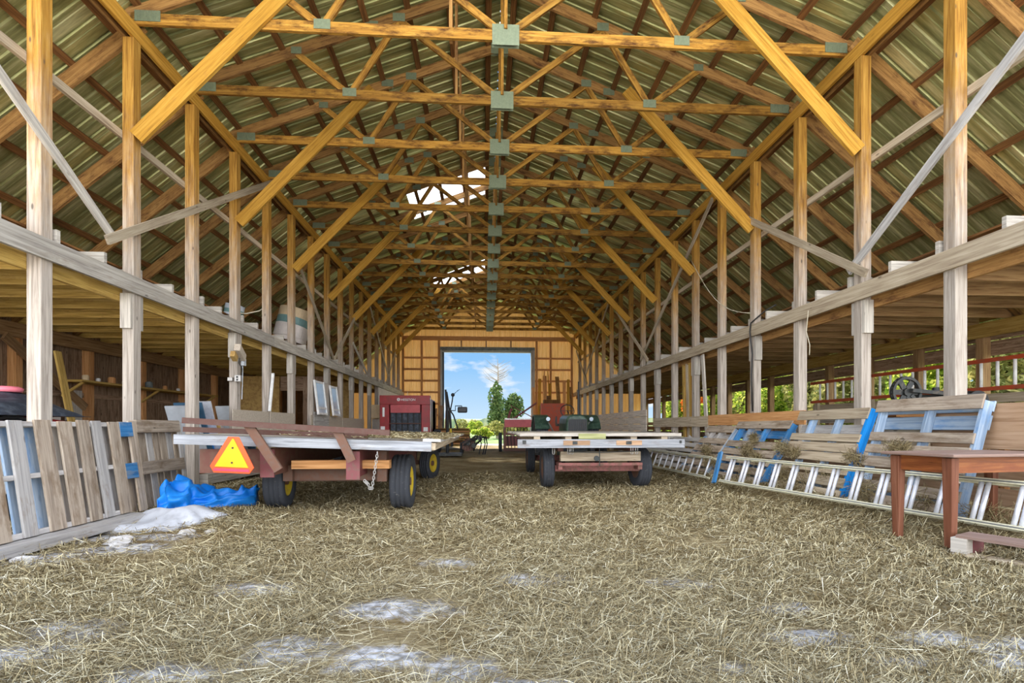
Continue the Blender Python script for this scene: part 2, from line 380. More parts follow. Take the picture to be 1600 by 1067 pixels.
M['grass'] = plain('sunny_meadow', (0.09, 0.17, 0.025), rough=0.9, scale=1.5, col2=(0.17, 0.24, 0.05))
M['yard'] = plain('pale_gravel_yard', (0.72, 0.66, 0.54), rough=0.95, scale=3, col2=(0.60, 0.54, 0.42))
M['hill'] = plain('distant_tree_line', (0.16, 0.22, 0.13), rough=1, scale=0.4, col2=(0.30, 0.31, 0.16))

# ================================================================ mesh helpers
class MB:
    def __init__(s): s.v = []; s.f = []; s.uv = []; s.mi = []; s.m = 0
    def add(s, vs, fs, uvs):
        o = len(s.v); s.v += [tuple(p) for p in vs]
        for f, u in zip(fs, uvs): s.f.append(tuple(i + o for i in f)); s.uv.append(u); s.mi.append(s.m)
        return s
    def oriented(s, c, ax, sz):
        """box centred at c, axes ax (3 unit vectors, first = grain), full sizes sz"""
        c = Vector(c); off = random.random() * 50; offu = random.random() * 50
        hx, hy, hz = [k / 2 for k in sz]; X, Y, Z = ax
        P = [(i, j, k) for i in (-1, 1) for j in (-1, 1) for k in (-1, 1)]
        vs = [c + X * (i * hx) + Y * (j * hy) + Z * (k * hz) for i, j, k in P]
        F = [((0, 1, 3, 2), 'x'), ((4, 6, 7, 5), 'x'), ((0, 4, 5, 1), 'y'), ((2, 3, 7, 6), 'y'), ((0, 2, 6, 4), 'z'), ((1, 5, 7, 3), 'z')]
        uvs = []
        for f, n in F:
            q = []
            for i in f:
                a, b, d = P[i][0] * hx, P[i][1] * hy, P[i][2] * hz
                if n == 'x': q.append((b * .3 + offu, d + off))
                elif n == 'y': q.append((a + offu, d + off))
                else: q.append((a + offu, b + off + 7))
            uvs.append(q)
        return s.add(vs, [f for f, _ in F], uvs)
    def beam(s, a, b, w, h, up=(0, 0, 1)):
        """bar from a to b, w across, h along 'up'"""
        a = Vector(a); b = Vector(b); X = (b - a).normalized(); up = Vector(up)
        if abs(X.dot(up)) > 0.99: up = Vector((0, 1, 0))
        Y = up.cross(X).normalized(); Z = X.cross(Y)
        return s.oriented((a + b) / 2, (X, Y, Z), ((b - a).length, w, h))
    def box(s, x0, x1, y0, y1, z0, z1):
        sx, sy, sz = x1 - x0, y1 - y0, z1 - z0
        c = ((x0 + x1) / 2, (y0 + y1) / 2, (z0 + z1) / 2)
        X, Y, Z = Vector((1, 0, 0)), Vector((0, 1, 0)), Vector((0, 0, 1))
        if sx >= sy and sx >= sz: return s.oriented(c, (X, Y, Z), (sx, sy, sz))
        if sy >= sz: return s.oriented(c, (Y, -X, Z), (sy, sx, sz))
        return s.oriented(c, (Z, X, Y), (sz, sx, sy))
    def rings(s, rs, cap=True, closed=True):
        n = len(rs[0]); o = len(s.v)
        vs = [p for r in rs for p in r]; fs = []; uvs = []
        for i in range(len(rs) - 1):
            for j in range(n if closed else n - 1):
                k = (j + 1) % n
                fs.append((i * n + j, i * n + k, (i + 1) * n + k, (i + 1) * n + j))
                uvs.append([(i * .1, j * .03), (i * .1, j * .03 + .03), (i * .1 + .1, j * .03 + .03), (i * .1 + .1, j * .03)])
        if cap and closed:
            fs.append(tuple(reversed(range(n)))); uvs.append([(0, 0)] * n)
            fs.append(tuple(range((len(rs) - 1) * n, len(rs) * n))); uvs.append([(0, 0)] * n)
        return s.add(vs, fs, uvs)
    def tube(s, pts, r, n=8):
        pts = [Vector(p) for p in pts]; rs = []
        rad = r if isinstance(r, (list, tuple)) else [r] * len(pts)
        ref = None
        for i, p in enumerate(pts):
            d = (pts[min(i + 1, len(pts) - 1)] - pts[max(i - 1, 0)]).normalized()
            if ref is None: ref = Vector((0, 0, 1)) if abs(d.z) < .9 else Vector((1, 0, 0))
            y = d.cross(ref).normalized(); z = y.cross(d).normalized(); ref = z
            rs.append([p + (y * math.cos(t) + z * math.sin(t)) * rad[i] for t in [2 * math.pi * k / n for k in range(n)]])
        return s.rings(rs)
    def lathe(s, prof, c, axis='x', n=32, closed_prof=False):
        """prof = (along, radius) list turned about an axis through c"""
        c = Vector(c); rs = []
        for a, r in prof:
            ring = []
            for k in range(n):
                t = 2 * math.pi * k / n
                p = {'x': (a, r * math.cos(t), r * math.sin(t)), 'y': (r * math.cos(t), a, r * math.sin(t)), 'z': (r * math.cos(t), r * math.sin(t), a)}[axis]
                ring.append(c + Vector(p))
            rs.append(ring)
        if closed_prof: rs.append(rs[0]); return s.rings(rs, cap=False)
        return s.rings(rs)
    def prism(s, poly, vec):
        """planar polygon (3D points) extruded by vec"""
        a = [Vector(p) for p in poly]; v = Vector(vec); return s.rings([a, [p + v for p in a]])
    def xf(s, mat):
        s.v = [tuple(mat @ Vector(p)) for p in s.v]; return s
    def mesh(s, name, mats, origin=(0, 0, 0), smooth=False):
        me = bpy.data.meshes.new(name); o = Vector(origin)
        me.from_pydata([tuple(Vector(p) - o) for p in s.v], [], s.f)
        ul = me.uv_layers.new(name='UVMap')
        ul.data.foreach_set('uv', [c for f in s.uv for p in f for c in p])
        for m in (mats if isinstance(mats, (list, tuple)) else [mats]): me.materials.append(M[m] if isinstance(m, str) else m)
        me.polygons.foreach_set('material_index', s.mi)
        if smooth: me.polygons.foreach_set('use_smooth', [True] * len(me.polygons))
        me.validate(); me.update()
        return me

def root_of(o):
    while o.parent: o = o.parent
    return o
def part(name, mb, mat, parent, smooth=False, bevel=0, label=None):
    """a part: coordinates in the world, stored relative to its thing"""
    r = root_of(parent)
    ob = bpy.data.objects.new(name, mb.mesh(name, mat, r.location, smooth))
    COL.objects.link(ob); ob.parent = parent
    if bevel: add_bevel(ob, bevel)
    if label: ob['label'] = label
    return ob
def add_bevel(ob, w):
    b = ob.modifiers.new('bevel', 'BEVEL'); b.width = w; b.segments = 2; b.limit_method = 'ANGLE'
def solo(name, mb, mat, label=None, cat=None, group=None, kind=None, smooth=False, bevel=0):
    """a thing that is one mesh; origin at the middle of its base"""
    a = np.array(mb.v); lo, hi = a.min(0), a.max(0)
    org = ((lo[0] + hi[0]) / 2, (lo[1] + hi[1]) / 2, lo[2])
    ob = bpy.data.objects.new(name, mb.mesh(name, mat, org, smooth))
    ob.location = org; COL.objects.link(ob)
    tag(ob, label, cat, group, kind)
    if bevel: add_bevel(ob, bevel)
    return ob
def tag(o, label=None, cat=None, group=None, kind=None):
    if label: o['label'] = label
    if cat: o['category'] = cat
    if group: o['group'] = group
    if kind: o['kind'] = kind
    return o
def thing(name, label, cat, loc, group=None):
    o = bpy.data.objects.new(name, None); o.location = loc; o.empty_display_size = 0.2
    COL.objects.link(o); return tag(o, label, cat, group)
def kids(o): return [c for c in COL.objects if c.parent == o]
def dup(root, loc, label=None, mats=None, rz=None):
    r = root.copy(); COL.objects.link(r); r.location = loc
    if rz is not None: r.rotation_euler = (0, 0, rz)
    if label: r['label'] = label
    for ch in CH.get(root.name, []):
        c = ch.copy(); COL.objects.link(c); c.parent = r
        for g in CH.get(ch.name, []):
            d = g.copy(); COL.objects.link(d); d.parent = c
    return r
CH = {}
def remember(root):
    for o in COL.objects:
        if o.parent: CH.setdefault(o.parent.name, [])
    CH[root.name] = kids(root)
    for c in CH[root.name]: CH[c.name] = kids(c)
ORD = ['first', 'second', 'third', 'fourth', 'fifth', 'sixth', 'seventh', 'eighth', 'ninth', 'tenth', 'eleventh', 'twelfth', 'thirteenth',
       'fourteenth', 'fifteenth', 'sixteenth', 'seventeenth', 'eighteenth', 'nineteenth', 'twentieth', 'twenty-first', 'twenty-second',
       'twenty-third', 'twenty-fourth', 'twenty-fifth', 'twenty-sixth', 'twenty-seventh', 'twenty-eighth', 'twenty-ninth', 'thirtieth',
       'thirty-first', 'thirty-second', 'thirty-third', 'thirty-fourth', 'thirty-fifth', 'thirty-sixth', 'thirty-seventh', 'thirty-eighth',
       'thirty-ninth', 'fortieth']

# ================================================================ dimensions of the barn
XL, XR = -4.26, 4.80          # the two rows of posts
YL, YR, SP = 4.92, 4.70, 1.22  # y of the first post of each row, spacing
NP = 17
XC = (XL + XR) / 2
WL, WR = -7.95, 8.50          # outer walls
YEND = 25.6
ZR = 2.72                     # top of loft rail
ZT = 5.857                    # truss bottom chord
UP = 0.38                     # pitch of the upper roof
LP = 0.84                     # pitch of the lower roofs
HALF = (XR - XL) / 2
ZRIDGE = ZT + 0.04 + UP * HALF
YF = 3.6
def yl(i): return YL + SP * i
def yr(i): return YR + SP * i

# ================================================================ floor and grounds
PATCH = [(-2.1, 2.05, .35, .12), (-1.9, 2.35, .2, .1), (-1.25, 1.9, .2, .08), (-.85, 2.1, .2, .10), (-.42, 2.0, .18, .08), (-.1, 1.9, .16, .08),
         (-.45, 2.55, .25, .12), (-2.5, 1.9, .15, .1), (1.55, 2.45, .16, .07), (1.45, 2.1, .18, .06), (1.95, 2.05, .22, .06), (1.65, 1.85, .14, .05),
         (2.35, 1.95, .2, .07), (2.7, 1.9, .25, .1), (3.0, 1.8, .25, .1), (2.1, 1.78, .15, .05), (1.0, 1.85, .12, .05), (-3.2, 3.6, .35, .18), (-2.8, 3.95, .3, .14),
         (-3.35, 4.3, .3, .12), (-2.75, 4.35, .22, .1), (-3.9, 3.1, .4, .2), (-1.35, 2.9, .2, .1), (.3, 3.0, .25, .1), (-.2, 3.4, .2, .08), (-3.1, 2.5, .2, .1),
         (1.2, 2.9, .2, .08), (-1.75, 1.75, .25, .06), (.15, 1.72, .2, .06)]
def bare(x, y):
    b = np.zeros_like(x)
    for cx, cy, rx, ry in PATCH:
        b = np.maximum(b, np.exp(-(((x - cx) / (rx * 1.3)) ** 2 + ((y - cy) / (ry * 1.7)) ** 2)))
    b = b * (.95 + .5 * fbm(x * 9, y * 14, 8, 4))
    return np.clip(b, 0, 1)
def fbm(x, y, seed=0, octs=4):
    r = np.random.default_rng(seed); z = np.zeros_like(x); a = 1
    for o in range(octs):
        for _ in range(3):
            t = r.uniform(0, 6.28); k = 2 ** o; p = r.uniform(0, 6.28)
            z += a * np.sin(k * (x * math.cos(t) + y * math.sin(t)) + p + 1.3 * np.sin(k * .7 * (y * math.cos(t) - x * math.sin(t)) + p))
        a *= .5
    return z / 5
def fz(x, y):
    x = np.asarray(x, float); y = np.asarray(y, float)
    h = 0.016 * fbm(x * 1.6, y * 1.6, 3) + 0.007 * fbm(x * 7, y * 7, 5, 3)
    t = np.clip((x - (3.75 - .11 * (y - 4))) / .4, 0, 1); h += .10 * t * t * (3 - 2 * t) * np.clip((y - 1.5) / 1.5, 0, 1)
    for cx, cy, rx, ry, hh in ((-2.35, 5.1, .6, .35, .07), (-3.3, 7.2, .8, .5, .14), (-1.1, 6.4, .9, .5, .05), (.2, 9, 1.2, .8, .04), (2.9, 6.0, .7, .8, .03)):
        h += hh * np.exp(-(((x - cx) / rx) ** 2 + ((y - cy) / ry) ** 2))
    return (h - 0.03) * (1 - 0.6 * bare(x, y)) 
def grid(name, xs, ys, zf, mat, kind='structure', attr=None):
    X, Y = np.meshgrid(xs, ys); Z = zf(X, Y)
    v = np.stack([X.ravel(), Y.ravel(), Z.ravel()], 1)
    nx, ny = len(xs), len(ys)
    i = np.arange(nx * ny).reshape(ny, nx)
    f = np.stack([i[:-1, :-1].ravel(), i[:-1, 1:].ravel(), i[1:, 1:].ravel(), i[1:, :-1].ravel()], 1)
    me = bpy.data.meshes.new(name); me.from_pydata(v.tolist(), [], f.tolist())
    me.materials.append(M[mat]); me.polygons.foreach_set('use_smooth', [True] * len(me.polygons))
    if attr is not None:
        a = me.attributes.new('bare', 'FLOAT', 'POINT'); a.data.foreach_set('value', attr(X, Y).ravel())
    ob = bpy.data.objects.new(name, me); COL.objects.link(ob)
    if kind: ob['kind'] = kind
    return ob
grid('floor', np.concatenate([np.arange(-9, -5, .25), np.arange(-5, 5, .07), np.arange(5, 9.01, .25)]),
     np.concatenate([np.arange(1.0, 9, .06), np.arange(9, 25.9, .3)]), fz, 'floor', attr=bare)
mb = MB(); mb.box(-40, 40, -40, 1.02, -.12, -.03); solo('ground_yard', mb, 'yard', kind='structure')
mb = MB()
mb.box(-40, -8.95, 1.02, 25.8, -.14, -.05); mb.box(8.95, 40, 1.02, 25.8, -.14, -.05); mb.box(-160, 160, 28.2, 190, -.14, -.05)
solo('ground_meadow', mb, 'grass', kind='structure')
mb = MB(); mb.box(-40, 40, 25.8, 28.2, -.14, -.045); solo('ground_track', mb, 'yard', kind='structure')

# loose straw blades over the floor
def blades(name, n, sampler, label, cat, L=(.04, .27), w=.0009, zoff=.004, lift=.03, zf=None, flat=.5):
    x, y = sampler(n); n = len(x)
    th = rng.normal(0.15, .75, n) + rng.choice([0, math.pi], n)
    ln = L[0] + (L[1] - L[0]) * rng.random(n) ** 1.8
    d = np.hypot(x, y); ww = w * np.clip(d / 2.4, 0.8, 3.2) * rng.uniform(.6, 1.4, n)
    bend = rng.normal(0, .25, n)
    z0 = (zf or fz)(x, y) + zoff
    pts = []
    for k, t in enumerate((-0.5, 0, 0.5)):
        a = th + bend * t
        px = x + np.cos(a) * ln * t; py = y + np.sin(a) * ln * t
        base = (zf or fz)(px, py) + zoff
        pz = base + np.abs(rng.normal(0, 1, n)) * lift * (1 if k != 1 else .7)
        nx, ny = -np.sin(a) * ww, np.cos(a) * ww
        tl = rng.normal(0, flat, n) * ww
        pts.append((np.stack([px - nx, py - ny, pz - tl], 1), np.stack([px + nx, py + ny, pz + tl], 1)))
    V = np.stack([pts[0][0], pts[0][1], pts[1][0], pts[1][1], pts[2][0], pts[2][1]], 1).reshape(-1, 3)
    b = np.arange(n)[:, None] * 6
    F = np.concatenate([b + np.array([[0, 1, 3, 2]]), b + np.array([[2, 3, 5, 4]])], 1).reshape(-1, 4)
    me = bpy.data.meshes.new(name)
    me.vertices.add(len(V)); me.vertices.foreach_set('co', V.ravel().astype(np.float32))
    me.loops.add(F.size); me.loops.foreach_set('vertex_index', F.ravel().astype(np.int32))
    me.polygons.add(len(F)); me.polygons.foreach_set('loop_start', np.arange(0, F.size, 4, dtype=np.int32))
    ul = me.uv_layers.new(name='UVMap')
    r = np.repeat(rng.random(n), 8); uv = np.stack([r, np.zeros_like(r)], 1)
    me.update(calc_edges=True)
    ul = me.uv_layers[0]; ul.data.foreach_set('uv', uv.ravel().astype(np.float32))
    me.materials.append(M['straw']); me.validate()
    ob = bpy.data.objects.new(name, me); COL.objects.link(ob)
    tag(ob, label, cat, kind='stuff'); return ob
def s_floor(n):
    d = 1.45 + (9.5 - 1.45) * rng.random(n) ** 1.35
    a = rng.uniform(-1.2, 1.3, n)
    x = a * d * 1.0; y = d
    keep = (rng.random(n) > bare(x, y) * .93) & (x < 4.55) & (x > -4.4)
    cl = fbm(x * 2.3, y * 2.3, 11)
    keep &= rng.random(n) < np.clip(.75 + cl * .9, .15, 1)
    return x[keep], y[keep]
blades('loose_straw', 330000, s_floor, 'loose dry hay strewn over the barn floor', 'straw')

# ================================================================ roof sheets (ribbed metal, ribs run down the slope)
def roof_sheet(name, a, b, y0, y1, mat, skip=None, step=0.23):
    """a, b = (x, z) of lower and upper edge; ribs every step along y"""
    mb = MB(); d = Vector((b[0] - a[0], 0, b[1] - a[1])); n = Vector((-d.z, 0, d.x)).normalized()
    if n.z < 0: n = -n
    prof = []; y = y0
    while y < y1:
        prof += [(y, 0), (y + .06, 0), (y + .072, .02), (y + .092, .02), (y + .104, 0), (y + .16, 0), (y + .167, .006), (y + .177, 0)]; y += step
    prof.append((y1, 0))
    L = d.length
    for (ya, ha), (yb, hb) in zip(prof, prof[1:]):
        segs = [(0.0, 1.0)]
        if skip:
            for sy0, sy1, s0, s1 in skip:
                if ya >= sy0 - .001 and yb <= sy1 + .24 and ya < sy1: segs = [q for q in ((0.0, s0), (s1, 1.0)) if q[1] - q[0] > .001]
        for s0, s1 in segs:
            p0 = Vector((a[0], 0, a[1])) + d * s0; p1 = Vector((a[0], 0, a[1])) + d * s1
            vs = [p0 + Vector((0, ya, 0)) + n * ha, p0 + Vector((0, yb, 0)) + n * hb, p1 + Vector((0, yb, 0)) + n * hb, p1 + Vector((0, ya, 0)) + n * ha]
            mb.add(vs, [(0, 1, 2, 3)], [[(ya, L * s0), (yb, L * s0), (yb, L * s1), (ya, L * s1)]])
    return solo(name, mb, mat, kind='structure')
SH = 0.155   # sheet above chord centre
ridge = (XC, ZRIDGE + SH + .03)
zkink = ZT + SH + .04
eL = (XL - .02, zkink); eR = (XR + .02, zkink)
# skylight holes in the left upper slope (fractions up the slope, y ranges on rib lines)
def ribline(y): return YF + round((y - YF) / .23) * .23
SKY = [(ribline(12.6), ribline(14.2), .50, .96), (ribline(19.6), ribline(21.6), .48, .96)]
roof_sheet('ceiling_left_upper', eL, ridge, YF, YEND + .3, 'roofmetal', skip=SKY)
roof_sheet('ceiling_right_upper', eR, ridge, YF, YEND + .3, 'roofmetal')
botL = (WL - .35, zkink - (XL - WL + .35) * LP); botR = (WR + .35, zkink - (WR + .35 - XR) * LP)
roof_sheet('ceiling_left_lower', botL, (eL[0] + .06, eL[1] - .012), YF, YEND + .3, 'roofmetal')
roof_sheet('ceiling_right_lower', botR, (eR[0] - .06, eR[1] - .012), YF, YEND + .3, 'roofmetal')
for k, (y0, y1, s0, s1) in enumerate(SKY):
    mb = MB(); d = Vector((ridge[0] - eL[0], 0, ridge[1] - eL[1])); o = Vector((eL[0], 0, eL[1] + .012))
    p0, p1 = o + d * s0, o + d * s1
    vs = [p0 + Vector((0, y0, 0)), p0 + Vector((0, y1 + .23, 0)), p1 + Vector((0, y1 + .23, 0)), p1 + Vector((0, y0, 0))]
    mb.add(vs, [(0, 1, 2, 3)], [[(0, 0), (1, 0), (1, 1), (0, 1)]])
    solo('window_%d' % (k + 1), mb, 'skylight', kind='structure')

# purlins
def z_up(x): return ZT + .04 + UP * (HALF - abs(x - XC))
n_up = 8
for side, nm in ((-1, 'left'), (1, 'right')):
    dirv = Vector((side, 0, -UP)).normalized(); nrm = Vector((side * UP, 0, 1)).normalized()
    L = HALF * math.hypot(1, UP)
    for k in range(n_up):
        s = .18 + k * (L - .3) / (n_up - 1)
        c = Vector((XC, 0, ZRIDGE)) + dirv * s + nrm * (.07 + .022)
        mb = MB(); mb.beam((c.x, YF, c.z), (c.x, YEND, c.z), .09, .04, up=nrm)
        solo('roof_purlin', mb, 'brown', 'long brown purlin on the %s upper roof slope, %s down from the ridge' % (nm, ORD[k]), 'purlin', 'purlins under the upper roof')
    dl = Vector((side, 0, -LP)).normalized(); nl = Vector((side * LP, 0, 1)).normalized()
    x0 = XL if side < 0 else XR; LL = (abs((WL if side < 0 else WR) - x0)) * math.hypot(1, LP)
    n_lo = 8
    for k in range(n_lo):
        s = .25 + k * (LL - .2) / (n_lo - 1)
        c = Vector((x0, 0, ZT + .0)) + dl * s + nl * (.095 + .022 - .02)
        mb = MB(); mb.beam((c.x, YF, c.z), (c.x, YEND, c.z), .09, .04, up=nl)
        solo('roof_purlin', mb, 'brown', 'long brown purlin on the %s lower roof slope, %s down from the post tops' % (nm, ORD[k]), 'purlin', 'purlins under the lower roofs')
# lower rafters
for side, nm in ((-1, 'left'), (1, 'right')):
    x0 = XL if side < 0 else XR; w = (WL - .1) if side < 0 else (WR + .1)
    for i in range(NP):
        y = (yl(i) if side < 0 else yr(i)) + .10
        mb = MB(); a = Vector((x0 - side * .05, y, ZT + .02)); b = Vector((w, y, ZT - (abs(w - x0)) * LP))
        mb.beam(a, b, .045, .18)
        solo('rafter', mb, 'rafter', 'brown rafter sloping from a post top to the %s outer wall, %s from the front' % (nm, ORD[i]), 'rafter', 'lower %s rafters' % nm)

# ================================================================ trusses
def make_truss():
    r = thing('roof_truss', 'x', 'roof truss', (0, 0, 0), 'timber roof trusses across the barn')
    Lx, Rx = -HALF, HALF
    def zz(x): return .04 + .02 + UP * (HALF - abs(x))
    def bm(n, a, b, w, h, m='amber'):
        mb = MB(); mb.beam((a[0], 0, a[1]), (b[0], 0, b[1]), w, h); return part(n, mb, m, r)
    bm('bottom_chord', (Lx, 0), (Rx, 0), .042, .135)
    bm('top_chord', (Lx - .1, zz(Lx) - .038), (0, zz(0)), .042, .15, 'rafter'); bm('top_chord', (Rx + .1, zz(Rx) - .038), (0, zz(0)), .042, .15, 'rafter')
    bm('king_post', (0, .07), (0, zz(0) - .07), .042, .10)
    nodes = [(0, 0), (.34 * HALF, zz(.34 * HALF) - .05), (.5 * HALF, 0), (.67 * HALF, zz(.67 * HALF) - .05)]
    for sgn in (-1, 1):
        for p, q in zip(nodes, nodes[1:]):
            bm('web', (p[0] * sgn, p[1]), (q[0] * sgn, q[1]), .038, .088)
    pl = [(0, 0, .34, .26), (0, zz(0) - .05, .3, .2)]
    for sgn in (-1, 1):
        pl += [(sgn * nodes[1][0], nodes[1][1] + .03, .18, .12), (sgn * nodes[2][0], .03, .2, .12), (sgn * nodes[3][0], nodes[3][1] + .04, .15, .1), (sgn * (HALF - .2), .03, .3, .13)]
    pl.append((.43 * -HALF, zz(.43 * HALF), .2, .12)); pl.append((.43 * HALF, zz(.43 * HALF), .2, .12))
    for x, z, w, h in pl:
        mb = MB()
        for yy in (-.026, .026):
            n = 9     # pressed plate with standing ridges
            for k in range(n):
                xa = x - w / 2 + w * k / n
                mb.box(xa, xa + w / n * .55, yy - .004, yy + .004, z - h / 2, z + h / 2)
            mb.box(x - w / 2, x + w / 2, yy - .0015, yy + .0015, z - h / 2, z + h / 2)
        part('gusset_plate', mb, 'plate', r)
    return r
TR = make_truss(); remember(TR)
rotT = 0.0
for i in range(1, NP):
    o = TR if i == 1 else dup(TR, (0, 0, 0))
    o.location = (XC, yl(i), ZT); o.rotation_euler = (0, 0, rotT)
    o['label'] = 'wide timber roof truss with metal gusset plates, %s from the front' % ORD[i - 1]

# vertical hangers left of the king posts
for i in range(1, NP, 1):
    x = -.42; y = yl(i) + .045
    mb = MB(); mb.beam((x, y, ZT - .05), (x, y, z_up(x) - .02), .04, .10)
    solo('hanger_board', mb, 'rafter', 'upright hanger board left of the king post on the %s truss from the front' % ORD[i - 1], 'hanger', 'hanger boards between chord and roof')

# ================================================================ posts, rails, plates
def make_post(x, y, nm, i, cleats, face):
    lab = 'square timber post of the %s row, %s from the front' % (nm, ORD[i])
    if i % 2 == 1: lab += ', with a golden knee brace'
    r = thing('timber_post', lab, 'post', (x, y, 0), 'timber posts of the %s row' % nm)
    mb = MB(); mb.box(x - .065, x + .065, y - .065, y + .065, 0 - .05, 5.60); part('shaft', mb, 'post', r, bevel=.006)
    if cleats:
        for s in (-1, 1):
            mb = MB(); mb.box(x - .06, x + .06, y + s * .0865 - .021, y + s * .0865 + .021, ZR - .62, ZR - .205)
            part('cleat', mb, 'grey', r)
    return r
for i in range(NP):
    make_post(XL, yl(i), 'left', i, i % 2 == 1, 1)
    make_post(XR, yr(i), 'right', i, i % 2 == 1, -1)
for side, nm in ((-1, 'left'), (1, 'right')):
    x0 = XL if side < 0 else XR; inn = -side
    for j, (ya, yb) in enumerate(((YF, 9.9), (9.9, 14.8), (14.8, 20.3), (20.3, YEND - .05))):
        mb = MB(); xx = x0 + inn * (.065 + .022); mb.box(xx - .02, xx + .02, ya + .003, yb - .003, ZR - .20, ZR)
        solo('loft_rail', mb, 'grey' if side < 0 else 'greytan', 'grey loft rail board nailed along the %s posts, %s length from the front' % (nm, ORD[j]), 'rail board', 'rail boards at loft height')
    mb = MB(); xx = x0 - inn * (.065 + .03); mb.box(xx - .025, xx + .025, YF, YEND - .05, ZR - .30, ZR - .06)
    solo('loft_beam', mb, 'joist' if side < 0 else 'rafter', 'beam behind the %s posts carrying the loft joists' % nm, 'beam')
    # plate under the truss ends
    for k, dx in enumerate((-.05, .05)):
        mb = MB(); mb.box(x0 + dx - .02, x0 + dx + .02, YF, YEND - .1, 5.60, 5.785)
        solo('wall_plate', mb, 'gold' if dx * side < 0 else 'rafter', '%s of the doubled plate beams on top of the %s posts' % (('inner board' if dx * side < 0 else 'outer board'), nm), 'plate beam')
    # mid height girt outside the posts
    for j, (ya, yb) in enumerate(((YF, 8.6), (8.6, 13.5), (13.5, 19.6), (19.6, 25.2))):
        zg = 4.31 + (.12 if side < 0 else 0); xx = x0 + side * (.065 + .022)
        mb = MB(); mb.box(xx - .02, xx + .02, ya + .004, yb - .004, zg - .045, zg + .045)
        solo('long_girt', mb, 'greytan', 'slender horizontal girt behind the %s posts halfway up, %s length from the front' % (nm, ORD[j]), 'girt', 'girts behind the posts')
# knee braces
for side, nm in ((-1, 'left'), (1, 'right')):
    x0 = XL if side < 0 else XR; inn = -side
    for i in range(1, NP, 2):
        y = (yl(i) if side < 0 else yr(i)) - .065 + .0
        a = Vector((x0 + inn * .09, y - .0, 4.40)); t = 2.25
        b = a + Vector((inn * t, inn * 0, t * 1.05))
        y_t = y - .02
        mb = MB(); mb.beam((a.x, y + .015, a.z), (b.x, y + .015, b.z), .042, .19)
        solo('knee_brace', mb, 'gold', 'golden diagonal knee brace from %s post up into the roof, %s from the front' % (nm, ORD[i // 2]), 'brace', 'golden knee braces')
# diagonal bracing boards in the plane of the posts
DIAG = [('L', 3.75, 4.47, 5.75, 3.05, 'grey', 'grey'), ('L', 5.60, 2.98, 9.92, 5.80, 'greytan', 'greytan'),
        ('L', 11.3, 4.57, 13.78, 2.83, 'greytan', ''), ('L', 13.78, 2.83, 16.17, 4.63, 'greytan', ''), ('L', 15.78, 3.6, 17.6, 2.85, 'grey', ''), ('L', 17.95, 5.35, 21.38, 3.1, 'greytan', ''), ('L', 21.1, 2.83, 23.4, 4.6, 'greytan', ''),
        ('R', 3.72, 4.50, 6.05, 2.93, 'white_wood', ''), ('R', 5.72, 2.81, 8.75, 4.85, 'greytan', ''), ('R', 9.82, 5.65, 14.46, 2.95, 'greytan', ''), ('R', 17.1, 5.08, 13.71, 2.84, 'greytan', ''), ('R', 18.36, 5.6, 22.36, 3.4, 'greytan', ''), ('R', 24.6, 4.81, 21.94, 2.89, 'greytan', '')]
cnt = {'L': 0, 'R': 0}
for sd_, y0, z0, y1, z1, mt, _ in DIAG:
    x = (XL + .065 + .016 + .031 * (cnt[sd_] % 2)) if sd_ == 'L' else (XR - .065 - .016 - .031 * (cnt[sd_] % 2))
    mb = MB(); mb.beam((x, y0, z0), (x, y1, z1), .03, .10)
    solo('diagonal_brace', mb, mt, '%s board nailed slantwise across the %s posts above the loft rail, %s from the front' % ('pale' if mt == 'white_wood' else 'grey', {'L': 'left', 'R': 'right'}[sd_], ORD[cnt[sd_]]), 'brace', 'slanting boards across the posts')
    cnt[sd_] += 1

# loft joists and deck
for side, nm in ((-1, 'left'), (1, 'right')):
    x0 = XL if side < 0 else XR; w = WL if side < 0 else WR; k = 0
    y = (yl(0) if side < 0 else yr(0)) - 1.22 + .165
    while y < YEND - .3:
        xi = x0 + side * .10
        mb = MB(); mb.box(min(xi, w), max(xi, w), y - .02, y + .02, ZR - .055, ZR + .15)
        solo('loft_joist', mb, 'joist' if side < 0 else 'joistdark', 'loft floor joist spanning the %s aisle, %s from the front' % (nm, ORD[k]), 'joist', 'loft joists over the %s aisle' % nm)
        if True:
            mb = MB(); xa = x0 - side * random.uniform(.02, .1); xb = x0 + side * (.75 if k % 2 else .22)
            mb.box(min(xa, xb), max(xa, xb), y - .064, y - .024, ZR - .05, ZR + .14)
            solo('joist_block', mb, 'grey', 'short grey block sistered to the %s %s loft joist from the front' % (ORD[k], nm), 'block', 'short blocks beside the loft joists')
        k += 1; y += .61
    mb = MB(); a, b = (w, x0 + side * .20) if side < 0 else (x0 + side * .20, w)
    n = 14
    for j in range(n):
        xa = a + (b - a) * j / n; mb.box(xa + .004, a + (b - a) * (j + 1) / n - .004, YF + random.uniform(0, .1), YEND - .1, ZR + .152, ZR + .175)
    solo('loft_deck', mb, 'brown', 'board floor of the loft above the %s aisle' % nm, 'loft floor')

